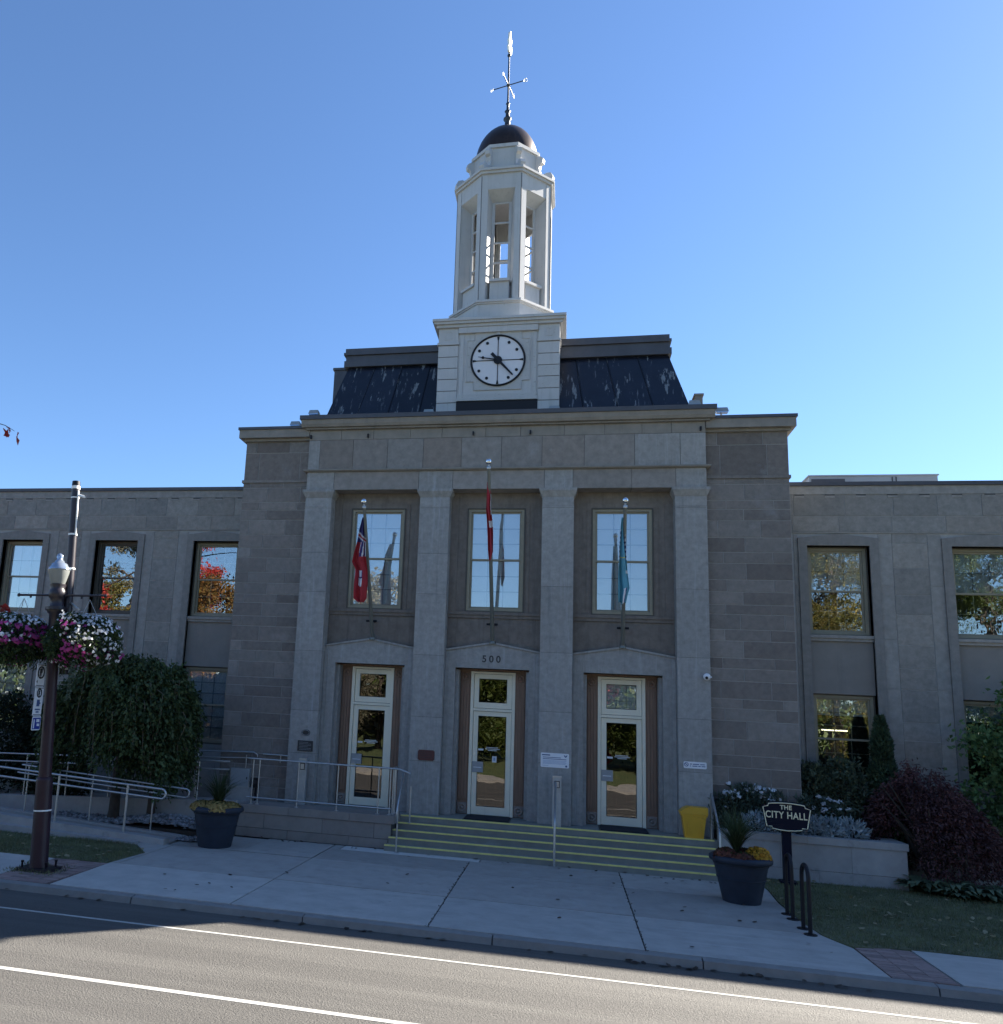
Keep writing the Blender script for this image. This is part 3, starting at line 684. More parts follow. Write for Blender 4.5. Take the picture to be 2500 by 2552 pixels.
# ------------------------------------------------------------------ clock tower
def clock_tower():
    cx = -.14; yf = 1.2; W = 'white_paint'
    L, Rr = -1.83, 1.55
    tower = part('clock_tower', MB().box(L + .03, Rr - .03, yf + .03, 4.55, 10.8, 13.93), W)
    def sub(name, mb, m=W): return mb.build(name, m, tower)
    # quoin boards on both corners
    for s in (-1, 1):
        a, b = (L, -1.27) if s < 0 else (.97, Rr)
        zs = [10.9, 11.33, 11.67, 12.02, 12.37, 12.70, 13.04, 13.39]
        for z0, z1 in zip(zs[:-1], zs[1:]):
            m = 'white_worn' if (s > 0 and z0 > 11.9 and z0 < 12.4) else W
            sub('quoin', MB().box(a, b, yf - .05, yf + .4, z0 + .012, z1 - .012), m)
        sub('quoin_groove', MB().box(a + .02, b - .02, yf - .03, yf + .38, 10.9, 13.4), 'groove')
        sub('capital', MB().box(a - .03, b + .03, yf - .085, yf + .42, 13.40, 13.465).box(a, b, yf - .05, yf + .4, 13.466, 13.90))
        q = (a + b) / 2
        sub('square_panel', MB().box(q - .11, q - .085, yf - .062, yf - .049, 13.56, 13.80).box(q + .085, q + .11, yf - .062, yf - .049, 13.56, 13.80).box(q - .085, q + .085, yf - .062, yf - .049, 13.56, 13.582).box(q - .085, q + .085, yf - .062, yf - .049, 13.778, 13.80))
        # side wall quoins facing the flank
        x = L if s < 0 else Rr
        for z0, z1 in zip(zs[:-1], zs[1:]):
            sub('quoin', MB().box(x - .028 if s > 0 else x, x if s > 0 else x + .028, yf + .41, yf + 1.1, z0 + .012, z1 - .012))
    # panel round the clock
    sub('frieze_board', MB().box(-1.26, .96, yf - .10, yf + .02, 13.73, 13.90))
    sub('back_panel', MB().box(-1.268, .968, yf - .012, yf + .029, 11.78, 13.73))
    z = lambda t: 12.03 + t * 1.70
    P = [(-.80, z(0)), (.52, z(0)), (.52, z(.15)), (.74, z(.15)), (.74, z(.87)), (.52, z(.87)), (.52, z(1)), (-.80, z(1)), (-.80, z(.87)), (-1.02, z(.87)), (-1.02, z(.15)), (-.80, z(.15))]
    sub('clock_panel', MB().prism_xz(P, yf - .03, yf - .013), 'white_worn')
    sub('panel_edge', MB().tube([(x, yf - .032, zz) for x, zz in P], .014, 5, closed=True, smooth=False))
    for x in (-1.16, .87): sub('panel_strip', MB().box(x - .05, x + .05, yf - .035, yf - .0125, 11.9, 13.72), W if x < 0 else 'white_worn')
    sub('keystone', MB().box(-.185, -.095, yf - .06, yf - .031, 13.60, 13.725))
    # clock
    cz = 12.885; r = .735
    sub('clock_face', MB().loft([(cx + r * math.cos(t), yf - .045, cz + r * math.sin(t)) for t in np.linspace(0, 2 * np.pi, 48, endpoint=False)], [(cx + r * math.cos(t), yf - .031, cz + r * math.sin(t)) for t in np.linspace(0, 2 * np.pi, 48, endpoint=False)]), 'clock_white')
    sub('clock_rim', MB().tube([(cx + (r + .005) * math.cos(t), yf - .055, cz + (r + .005) * math.sin(t)) for t in np.linspace(0, 2 * np.pi, 56, endpoint=False)], .029, 8, closed=True), 'black_paint')
    for k in range(12):
        t = k * math.pi / 6; dx, dz = math.sin(t), math.cos(t)
        if k % 3:
            x, zz = cx + .60 * dx, cz + .60 * dz
            sub('hour_dot', MB().loft([(x + .043 * math.cos(q), yf - .062, zz + .043 * math.sin(q)) for q in np.linspace(0, 2 * np.pi, 12, endpoint=False)], [(x + .043 * math.cos(q), yf - .046, zz + .043 * math.sin(q)) for q in np.linspace(0, 2 * np.pi, 12, endpoint=False)]), 'black_paint')
        else:
            px, pz = dz, -dx
            def strip(a0, a1, w0, w1): return [(cx + dx * a0 + px * w0, cz + dz * a0 + pz * w0), (cx + dx * a1 + px * w1, cz + dz * a1 + pz * w1), (cx + dx * a1 - px * w1, cz + dz * a1 - pz * w1), (cx + dx * a0 - px * w0, cz + dz * a0 - pz * w0)]
            sub('hour_bar', MB().prism_xz(strip(.10, .60, .010, .010), yf - .060, yf - .046).prism_xz(strip(.60, .70, .016, .034), yf - .060, yf - .046), 'black_paint')
    sub('clock_hub', MB().loft([(cx + .12 * math.cos(q), yf - .085, cz + .12 * math.sin(q)) for q in np.linspace(0, 2 * np.pi, 20, endpoint=False)], [(cx + .12 * math.cos(q), yf - .064, cz + .12 * math.sin(q)) for q in np.linspace(0, 2 * np.pi, 20, endpoint=False)]), 'black_paint')
    def hand(ang, l0, l1, w0, w1, y, knob=0):
        t = math.radians(ang); dx, dz = math.sin(t), math.cos(t); px, pz = dz, -dx
        m = MB().prism_xz([(cx + dx * l0 + px * w0, cz + dz * l0 + pz * w0), (cx + dx * l1 + px * w1, cz + dz * l1 + pz * w1), (cx + dx * l1 - px * w1, cz + dz * l1 - pz * w1), (cx + dx * l0 - px * w0, cz + dz * l0 - pz * w0)], y, y + .012)
        if knob: m.ball((cx + dx * knob, y + .006, cz + dz * knob), .04, 10, 6)
        sub('clock_hand', m, 'black_paint')
    hand(138, -.26, .63, .045, .022, yf - .115); hand(281, .05, .56, .018, .006, yf - .099, .42)
    # sill, dark flashing under the panel, cornice
    sub('sill', MB().box(-1.268, .968, yf - .10, yf + .02, 11.70, 11.775), 'white_worn')
    sub('sill_board', MB().box(-1.262, .962, yf - .05, yf + .01, 11.776, 11.90), 'white_worn')
    sub('apron', MB().box(-1.268, .968, yf - .06, yf + .02, 10.9, 11.699), 'black_paint')
    sub('cornice', MB().box(L - .07, Rr + .07, yf - .13, 4.7, 13.905, 13.985).box(L - .13, Rr + .13, yf - .20, 4.75, 13.986, 14.055).box(L - .17, Rr + .17, yf - .24, 4.8, 14.056, 14.13))
    # ---- octagonal lantern
    ox, oy = -.20, 2.93
    def octa(ap, z0, z1, m=W, name='lantern_base', n=8):
        R = ap / math.cos(math.pi / 8)
        pts = [(ox + R * math.cos(math.pi / 8 + k * math.pi / 4), oy + R * math.sin(math.pi / 8 + k * math.pi / 4)) for k in range(8)]
        sub(name, MB().prism_xy(pts, z0, z1), m)
    octa(1.47, 14.131, 14.76); octa(1.51, 14.761, 14.80, name='moulding'); octa(1.55, 14.801, 14.87, name='moulding')
    A = 1.42; HWF = A * math.tan(math.pi / 8)
    for k in range(8):
        th = -math.pi / 2 + k * math.pi / 4
        n = Vector((math.cos(th), math.sin(th), 0)); t = Vector((-math.sin(th), math.cos(th), 0)); C0 = Vector((ox, oy, 0))
        pt = lambda u, d: tuple((C0 + n * d + t * u).xy)
        v = A / math.cos(math.pi / 8)
        # corner post at the vertex to the left of this face
        n2 = Vector((math.cos(th - math.pi / 4), math.sin(th - math.pi / 4), 0)); t2 = Vector((-n2.y, n2.x, 0))
        p2 = lambda u, d: tuple((C0 + n2 * d + t2 * u).xy)
        sub('corner_post', MB().prism_xy([p2(HWF - .19, A), pt(-HWF, A), pt(-HWF + .19, A), pt(-HWF + .15, A - .16), p2(HWF - .15, A - .16)], 14.871, 18.93))
        sub('post_joint', MB().prism_xy([pt(-HWF - .008, A + .006), pt(-HWF + .012, A + .004), pt(-HWF + .012, A - .05), pt(-HWF - .03, A - .05)], 14.875, 18.92), 'groove')
        a = HWF - .19
        sub('lintel', MB().prism_xy([pt(-a, A - .012), pt(a, A - .012), pt(a - .02, A - .12), pt(-a + .02, A - .12)], 18.47, 18.93))
        D = 1.06; wn = .29; zl, zh = 15.60, 18.23
        for s in (-1, 1):      # splayed reveals
            q = [pt(s * a, A - .02), pt(s * wn, D), pt(s * (wn + .06), D - .05), pt(s * (a + .03), A - .14)]
            sub('reveal', MB().prism_xy(q if s > 0 else q[::-1], 14.872, 18.92))
        lo_ = [pt(-a, A - .02), pt(a, A - .02), pt(wn, D), pt(-wn, D)]
        zz = [18.47, 18.47, zh, zh]
        sub('reveal_head', MB().loft([(x, y, q) for (x, y), q in zip(lo_, zz)], [(x, y, 18.925) for x, y in lo_]))
        sub('parapet_panel', MB().prism_xy([pt(-a + .12, A - .10), pt(a - .12, A - .10), pt(wn, D + .02), pt(-wn, D + .02)], 14.872, 15.52))
        sub('panel_cap', MB().prism_xy([pt(-a + .10, A - .03), pt(a - .10, A - .03), pt(wn + .02, D - .02), pt(-wn - .02, D - .02)], 15.521, 15.60))
        f = MB()
        for s in (-1, 1):
            q = [pt(s * wn, D + .012), pt(s * (wn - .085), D + .012), pt(s * (wn - .085), D - .035), pt(s * wn, D - .035)]
            f.prism_xy(q if s < 0 else q[::-1], zl + .001, zh)
        for i in range(5):
            zc = zl + .02 + (zh - zl - .04) * i / 4
            f.prism_xy([pt(-wn + .085, D + .01), pt(-wn + .085, D - .03), pt(wn - .085, D - .03), pt(wn - .085, D + .01)], zc - .024, zc + .024)
        sub('lantern_window', f)
        # scroll bracket above each corner
        tv = th - math.pi / 8; r = Vector((math.cos(tv), math.sin(tv), 0)); w_ = Vector((-r.y, r.x, 0)) * .075
        prof = [(.86, 19.13), (1.58, 19.13), (1.62, 19.24), (1.55, 19.38), (1.42, 19.42), (1.30, 19.40), (1.20, 19.48), (1.15, 19.66), (1.18, 19.80), (1.27, 19.84), (1.29, 19.96), (1.21, 20.05), (1.08, 20.10), (.86, 20.14)]
        lo_ = [tuple(C0 + r * a_ - w_ + Vector((0, 0, z_))) for a_, z_ in prof]; hi_ = [tuple(C0 + r * a_ + w_ + Vector((0, 0, z_))) for a_, z_ in prof]
        sub('scroll_bracket', MB().loft(lo_, hi_))
    octa(1.41, 18.931, 18.97, name='cornice'); octa(1.47, 18.971, 19.05, name='cornice'); octa(1.52, 19.051, 19.125, name='cornice')
    octa(1.0, 19.126, 20.13, name='drum'); octa(1.05, 20.131, 20.24, name='drum_cap')
    prof = [(.975, 20.241)] + [(.975 * math.cos(q), 20.28 + 1.20 * math.sin(q)) for q in np.linspace(0, 1.53, 14)]
    sub('dome', MB().lathe(prof, (ox, oy), 40), 'dome_bronze')
    fz = [(.14, 21.40), (.15, 21.55), (.09, 21.62), (.08, 21.80), (.13, 21.86), (.13, 21.90), (.07, 21.94), (.06, 22.10), (.10, 22.16), (.045, 22.22), (.04, 22.40), (.065, 22.44), (.03, 22.5), (.025, 24.2), (.02, 24.4)]
    sub('finial', MB().lathe(fz, (ox, oy), 12), 'vane_metal')
    sub('vane_ball', MB().ball((ox, oy, 24.22), .06), 'vane_metal')
    sub('vane_ball', MB().ball((ox, oy, 23.12), .06), 'vane_metal')
    d1 = Vector((.97, -.25, 0)); d2 = Vector((.25, .97, 0))
    for d in (d1, d2):
        a = Vector((ox, oy, 23.12)); sub('vane_arm', MB().tube([a - d * .5, a + d * .5], .016, 6), 'vane_metal')
    def letter(p, d, kind):      # compass letters as small strokes
        m = MB(); u = Vector((0, 0, 1)); s = .05
        strokes = {'W': [(-1, 1), (-.5, -1), (0, .6), (.5, -1), (1, 1)], 'E': [(1, 1), (-.8, 1), (-.8, 0), (.6, 0), (-.8, 0), (-.8, -1), (1, -1)], 'N': [(-.8, -1), (-.8, 1), (.8, -1), (.8, 1)], 'S': [(.8, .8), (0, 1), (-.8, .6), (.8, -.5), (0, -1), (-.8, -.8)]}[kind]
        m.tube([p + d * (x * s) + u * (y * s) for x, y in strokes], .012, 5, smooth=False); sub('vane_letter', m, 'vane_gold')
    a = Vector((ox, oy, 23.12)); letter(a - d1 * .56, d1, 'W'); letter(a + d1 * .56, d1, 'E'); letter(a - d2 * .52, d2, 'S'); letter(a + d2 * .52, d2, 'N')
    vx = Vector((.38, .92, 0)); p0 = Vector((ox, oy, 0))
    fig = [(-.06, 24.36), (.10, 24.30), (.13, 24.52), (.08, 24.62), (.12, 24.82), (.06, 24.90), (.02, 25.14), (-.03, 25.08), (-.04, 24.84), (-.09, 24.78), (-.05, 24.64), (-.10, 24.54)]
    th_ = Vector((.92, -.38, 0)) * .035
    sub('vane_figure', MB().loft([tuple(p0 + vx * u_ - th_ + Vector((0, 0, z_))) for u_, z_ in fig], [tuple(p0 + vx * u_ + th_ + Vector((0, 0, z_))) for u_, z_ in fig]), 'vane_gold')
clock_tower()

# ------------------------------------------------------------------ steps, landing, ramp
def entrance():
    st = thing('entrance_steps', 'wide grey stone steps with yellow edges leading up to the three doors', 'steps', (1.4, -.6, 0))
    LZ, N, TR = .69, 5, .25; Y0 = -.40
    MB().box(-5.9, 5.11, Y0 + .002, 1.2, 0, LZ).build('landing', 'step_stone', st)
    for i in range(N):
        z1 = LZ - i * LZ / N; z0 = z1 - LZ / N; y0 = Y0 - i * TR; x0 = -2.02 - .04 * i; y1 = y0 + TR
        s_ = MB().box(x0, 5.04, y0, y1 if i else Y0 + .001, z0 + .0005, z1 - (.0 if i else .0)).build('step', 'step_stone', st)
        MB().box(x0, 5.04, y0 - .010, y0 + .050, z1 - .026, z1 + .004).build('nosing', 'nosing_yellow', s_)
        for k in range(5):
            xx = -1.2 + k * 1.35 + (i % 2) * .55
            if xx < 4.9: block('joint', 'curb_concrete', xx - .006, xx + .006, y0 - .003, y0 + .03, z0 + .002, z1 - .028, s_)
    lw = thing('landing_wall', 'low wall of long dark stone courses under the left landing railing', 'wall', (-4, -1.1, 0))
    yf = -1.12
    MB().box(-5.86, -2.10, yf + .03, Y0 + .0, 0, .685).build('core', 'dark_joint', lw)
    for z0, z1, xr in ((0, .205, -2.16), (.215, .545, -2.10), (.555, .735, -2.03)):
        xs = [-5.9, -4.6, -3.1, xr] if z0 != .215 else [-5.9, -5.2, -3.75, -2.5, xr]
        for a, b in zip(xs[:-1], xs[1:]): block('stone_course', 'landing_stone', a + .004, b - .004, yf - (.03 if z0 > .5 else random.uniform(0, .004)), Y0 - .001, z0, z1, lw)
    # ramp: first leg climbs to the left, second leg climbs back to the landing
    rp = thing('ramp', 'grey concrete wheelchair ramp with low kerbs beside the left lawn', 'ramp', (-9, -2.5, 0))
    def leg(x0, z0, x1, z1, y0, y1, m, name, top=0):
        q = MB(); q.prism_xz([(x0, -.05), (x1, -.05), (x1, z1), (x0, z0)], y0, y1); q.build(name, m, rp)
    leg(-13.5, .40, -6.7, .02, -2.95, -2.32, 'concrete', 'slope')
    leg(-13.5, .47, -6.72, .12, -3.22, -2.951, 'wall_concrete', 'kerb_wall'); leg(-13.5, .44, -6.70, .07, -2.319, -2.16, 'wall_concrete', 'kerb_wall')
    leg(-13.5, .24, -7.3, .04, -3.40, -3.221, 'wall_concrete', 'footing')
    leg(-13.5, .40, -6.0, .69, -1.0, .35, 'concrete', 'slope')
    leg(-13.5, .42, -5.95, .80, -1.18, -1.001, 'wall_concrete', 'kerb_wall')
    MB().box(-15.2, -13.5, -3.2, .35, -.05, .42).build('turning_platform', 'concrete', rp)
entrance()
def rail(name, label, runs, posts, loc, r=.024, pr=.022, m='steel', group=None, plate=True):
    t = thing(name, label, 'railing', loc, group)
    for q in runs: MB().tube(q, r, 8).build('rail', m, t)
    for a, b in posts:
        MB().tube([a, b], pr, 8).build('post', m, t)
        if plate: MB().lathe([(.05, a[2] - .005), (.05, a[2] + .012)], a[:2], 10).build('base_plate', m, t)
    return t
def arc(c, r, a0, a1, axis='xz', n=7):
    out = []
    for t in np.linspace(math.radians(a0), math.radians(a1), n):
        if axis == 'xz': out.append((c[0] + r * math.cos(t), c[1], c[2] + r * math.sin(t)))
        else: out.append((c[0], c[1] + r * math.cos(t), c[2] + r * math.sin(t)))
    return out
def railings():
    # front of the ramp
    y = -3.1; zt = lambda x: 1.155 + (-6.95 - x) * .052; zb = lambda x: zt(x) - .205
    loop = [(-13.4, y, zt(-13.4)), (-6.95, y, zt(-6.95))] + arc((-6.93, y, 1.05), .105, 80, -80) + [(-6.95, y, zb(-6.95)), (-13.4, y, zb(-13.4))]
    rail('ramp_railing', 'steel double rail with rounded end along the front of the ramp', [loop], [((x, y, (.12 + (-6.72 - x) * .0516) - .02), (x, y, zt(x) - .01)) for x in (-7.76, -9.5, -11.2, -12.9)], (-7.8, y, 0), .026, .028)
    y = -2.25; zt = lambda x: 1.10 + (-6.77 - x) * .062; zb = lambda x: zt(x) - .19
    loop = [(-11.1, y, zt(-11.1)), (-6.72, y, zt(-6.77)), (-6.66, y, 1.06), (-6.66, y, .95), (-6.74, y, .91), (-11.2, y, zb(-11.2))]
    rail('ramp_railing', 'steel double rail with squared end along the back of the ramp', [loop, [(-11.1, y, zt(-11.1)), (-10.7, -1.5, zt(-11.1) + .05)]], [((x, y, .05 + (-6.7 - x) * .053), (x, y, zt(x) - .01)) for x in (-7.55, -9.15, -10.05, -10.9)], (-7.6, y, 0), .021, .02)
    y = -1.08; zt = lambda x: 1.70 - (-6.1 - x) * .03; zb = lambda x: zt(x) - .19
    zw = lambda x: .80 - (-5.95 - x) * .05
    rail('ramp_railing', 'steel double rail on the upper ramp leg beneath the weeping tree', [[(-13.4, y, zt(-13.4)), (-6.2, y, zt(-6.2))], [(-13.4, y, zb(-13.4)), (-6.2, y, zb(-6.2))]], [((x, y, zw(x) - .02), (x, y, zt(x) - .01)) for x in (-12.9, -11.8, -10.6, -9.4, -8.2, -7.0)], (-10, y, 0), .021, .018)
    # rail behind, at the landing end of the ramp
    y = .12
    rail('ramp_railing', 'steel double rail against the building wall left of the landing', [[(-8.2, y, 1.80), (-6.05, y, 1.88), (-5.95, y, 1.82), (-5.95, y, 1.74), (-8.2, y, 1.64)], [(-5.8, y, 1.85), (-5.3, y, 1.85), (-5.13, y, 1.84)]], [((x, y, .60), (x, y, 1.80)) for x in (-7.6, -6.25)] + [((-5.32, y, 1.66), (-5.32, y, 1.84))], (-6.5, y, 0), .019, .017, plate=False)
    # landing railing
    y = -.98
    runs = [[(-5.75, y, 1.80), (-2.1, y, 1.79)], [(-5.75, y, .885), (-2.16, y, .87)], [(-2.1, y, 1.79), (-1.98, y, 1.785), (-1.72, y, 1.70)]]
    posts = [((x, y, .735), (x, y, 1.79)) for x in (-5.62, -5.46, -4.46, -3.47, -2.47, -2.19)] + [((x, yy, .735), (x, yy, 1.79)) for x, yy in ((-2.16, -.80), (-2.16, -.62), (-2.16, -.5))]
    rail('landing_railing', 'steel guard railing along the top of the low stone landing wall', runs + [[(-2.16, y, 1.79), (-2.16, -.45, 1.79)]], posts, (-4, y, .73), .022, .017)
    # stair rails
    def stair(x, nm, lab, yb=-1.52, yt=-.25):
        runs = [[(x, yt, .62), (x, yt, 1.60), (x, yt - .06, 1.68), (x, yt - .14, 1.66), (x, yb + .06, 1.02), (x, yb, .96), (x, yb - .02, .90), (x, yb, .02)]]
        rail(nm, lab, runs, [], (x, yb, 0), .025, .02)
    stair(1.60, 'stair_rail', 'steel handrail standing in the middle of the entrance steps')
    stair(5.0, 'stair_rail', 'steel handrail at the right end of the steps behind the yellow bin', -1.30, -.30)
    x = -1.88
    rail('stair_rail', 'steel handrail at the left end of the steps beside the low wall', [[(x, -.98, 1.68), (x, -1.0, 1.70), (x, -1.58, .98), (x, -1.62, .90), (x, -1.60, .66), (x + .0, -1.55, .64)]], [((x + .12, -.62, .55), (x + .12, -.62, 1.38)), ((x, -1.52, 0), (x, -1.52, 1.0))], (x, -1.5, 0), .02, .02)
railings()
# ------------------------------------------------------------------ street furniture and fittings
def lamp_post():
    b = (-7.44, -6.61, 0); lean = lambda z: -.060 * z          # the post leans a little to the left
    t = thing('street_lamp', 'dark maroon street lamp post with frosted lantern by the left kerb', 'street lamp', b)
    P = lambda z, dx=0, dy=0: (b[0] + lean(z) + dx, b[1] + dy, z)
    MB().box(b[0] - .32, b[0] + .32, b[1] - .22, b[1] + .22, 0, .05).build('base_plate', 'lamp_dark', t)
    for sx in (-1, 1):
        for sy in (-1, 1): MB().lathe([(.02, .05), (.02, .14), (.03, .141), (.03, .17)], (b[0] + sx * .24, b[1] + sy * .15), 6).build('bolt', 'lamp_dark', t)
    def col(zs, name, m, n=16, dx=0, dy=0):
        q = MB(); q.tube([P(z, dx, dy) for z, r in zs], [r for z, r in zs], n); q.build(name, m, t)
    col([(.05, .165), (.10, .160), (1.55, .150), (1.60, .150), (1.62, .118)], 'lower_shaft', 'lamp_maroon')
    col([(1.60, .117), (3.6, .105), (4.02, .105)], 'shaft', 'lamp_maroon')
    col([(4.02, .11), (4.04, .16), (4.20, .17), (4.24, .14), (4.30, .13), (4.62, .125), (4.66, .17), (4.74, .17), (4.78, .13), (4.92, .13), (4.95, .16), (5.03, .165), (5.08, .15), (5.12, .13), (5.17, .15), (5.2, .15)], 'lamp_holder', 'lamp_dark')
    col([(4.70, .21), (4.76, .21)], 'collar', 'lamp_dark', 8)
    col([(3.5, .085), (7.22, .078)], 'upper_pole', 'lamp_dark', 14, .13, .17)
    col([(7.14, .084), (7.20, .084)], 'band', 'lamp_white', 14, .13, .17); col([(6.95, .082), (6.975, .082)], 'band', 'lamp_white', 14, .13, .17)
    col([(6.20, .086), (6.235, .086)], 'band', 'lamp_white', 14, .13, .17); col([(5.52, .088), (5.55, .088)], 'band', 'lamp_white', 14, .13, .17)
    col([(1.02, .158), (1.045, .158)], 'band', 'lamp_white'); col([(7.22, .08), (7.30, .075)], 'pole_cap', 'black_paint', 14, .13, .17)
    col([(5.2, .125), (5.24, .145), (5.44, .205), (5.48, .212)], 'lantern', 'lantern_glass', 8)
    col([(5.48, .215), (5.50, .215), (5.56, .16), (5.60, .15), (5.62, .10), (5.66, .085), (5.69, .055), (5.73, .07), (5.78, .055), (5.81, .01)], 'lantern_cap', 'lantern_top', 12)
    # flag strips and banner arms
    MB().tube([P(6.2, .215, .13), P(7.1, .215, .13)], .018, 6).build('strap', 'lamp_white', t)
    MB().tube([P(7.02, .21, .17), (b[0] + lean(7.0) + .64, b[1] - .30, 6.86)], .022, 8).build('banner_arm', 'lamp_white', t)  # sunlit look of this arm comes from its bright colour
    MB().tube([P(4.86, .20, .17), (b[0] + lean(4.8) + .62, b[1] - .22, 4.70)], .020, 8).build('banner_arm', 'steel_dull', t)
    # basket bar
    q = MB(); q.tube([P(4.98, -.82, 0), P(4.99, 0, 0), P(5.0, 1.0, 0)], .022, 8); q.ball(P(4.98, -.84, 0), .035); q.ball(P(5.0, 1.02, 0), .035); q.build('basket_bar', 'lamp_dark', t)
    for dx in (-.58, .52): MB().tube([P(4.97, dx), P(4.93, dx)], .02, 6).build('basket_hook', 'lamp_dark', t)
lamp_post()

def basket(cx, cy, cz, r, h, label, seed, purple, bare):
    t = thing('hanging_basket', label, 'hanging basket', (cx, cy, cz - h), 'flower baskets on the lamp post')
    g = np.random.default_rng(seed)
    MB().lathe([(r * .35, cz - h * .62), (r * .62, cz - h * .2), (r * .66, cz)], (cx, cy), 18).build('basket', 'lamp_dark', t)
    for k in range(3):
        q = k * 2.1 + .4; MB().tube([(cx + r * .6 * math.cos(q), cy + r * .6 * math.sin(q), cz), (cx, cy, cz + .78)], .006, 4).build('chain', 'steel_dull', t)
    def pts(n, a=0.0, lo=-.95, hi=1.0, s=1.0):
        d = unit(g.normal(size=(n, 3))); d = d[(d[:, 2] > lo) & (d[:, 2] < hi)]
        rad = s * g.uniform(.86, 1.06, (len(d), 1)) * (1 + .10 * np.sin(d[:, :1] * 5 + d[:, 2:] * 4))
        return np.array((cx, cy, cz)) + d * rad * np.array((r, r, h)), d
    p, d = pts(4200, s=.93); Q = leaves(p, .075, .045, d * .8 + np.array((0, 0, -.2)), .8, seed=seed)
    quads_mesh('foliage', Q, 'leaf_basket', t, kind='stuff')
    p, d = pts(700, lo=-1.0, hi=-.35, s=1.0); p2 = p - np.array((0, 0, 1)) * g.uniform(0, .22, (len(p), 1)); quads_mesh('trailing_foliage', leaves(p2, .09, .03, (0, 0, -1.2), .5, seed=seed), 'leaf_basket', t, kind='stuff')
    # blossoms in drifts
    p, d = pts(1500); f = np.sin(d[:, 0] * 4.2 + seed) + np.sin(d[:, 2] * 5 + 1.3 * seed) + .35 * g.normal(size=len(p))
    front = d[:, 0] * bare[0] + d[:, 1] * bare[1] + d[:, 2] * bare[2]
    ok = front < .72
    pu = ok & (f > purple) & (d[:, 2] < .55); wh = ok & ~pu & (g.random(len(p)) < .34) | (ok & (d[:, 2] > .55) & (g.random(len(p)) < .6))
    for mask, m, nm, rr in ((pu, 'petal_purple', 'purple_petunias', .036), (wh, 'petal_white', 'white_petunias', .031)):
        q = p[mask]; dd = d[mask]
        o = []
        for (x, y, z), nrm in zip(q + dd * .03, dd): o.append((x, y, z))
        quads_mesh(nm, discs(np.array(o), rr, dd * 1.4, 6, seed, .45), m, t, kind='stuff')
    # a few petals standing clear of the outline
    p, d = pts(40, lo=-.2, s=1.13); quads_mesh('white_petunias', discs(p, .026, d, 6, seed + 3), 'petal_white', t, kind='stuff')
    return t
basket(-8.42, -6.66, 4.13, .64, .47, 'hanging basket of purple and white petunias left of the lamp post', 3, -1.1, (.3, -.4, -.9))
bk = basket(-7.03, -6.62, 4.14, .70, .50, 'hanging basket of mostly white petunias right of the lamp post', 8, .45, (-.72, -.68, -.05))
g_ = np.random.default_rng(5); pp = np.stack([np.full(160, -6.90) + g_.normal(0, .02, 160) + np.linspace(0, -.04, 160), np.full(160, -7.12) + g_.normal(0, .02, 160), np.linspace(3.72, 3.05, 160)], 1)
quads_mesh('trailing_vine', leaves(pp, .06, .03, (0, 0, -.6), 1.0, seed=4), 'leaf_white_plant', bk, kind='stuff')

def plate(name, label, cat, cx, y, z0, z1, w, m, rz=0.0, th=.006, group=None):
    """a thin flat sign standing at its place; children use the returned local builder (u across, v up)"""
    t = thing(name, label, cat, (cx, y, (z0 + z1) / 2), group); t.rotation_euler[2] = rz
    h = (z1 - z0) / 2
    c = .018
    q = MB().prism_xz([(-w / 2 + c, -h), (w / 2 - c, -h), (w / 2, -h + c), (w / 2, h - c), (w / 2 - c, h), (-w / 2 + c, h), (-w / 2, h - c), (-w / 2, -h + c)], -th, 0)
    def sub(nm, mb, mm):
        me = bpy.data.meshes.new(nm); me.from_pydata(mb.v, [], mb.f); me.materials.append(MATS[mm]); me.update()
        o = bpy.data.objects.new(nm, me); COL.objects.link(o); o.parent = t; ORG[o.name] = Vector((0, 0, 0)); return o
    sub('plate', q, m)
    return t, sub, th
def ring(cx, cz, r, w, y, n=20): return MB().tube([(cx + r * math.cos(q), y, cz + r * math.sin(q)) for q in np.linspace(0, 2 * np.pi, n, endpoint=False)], w, 5, closed=True, smooth=False)
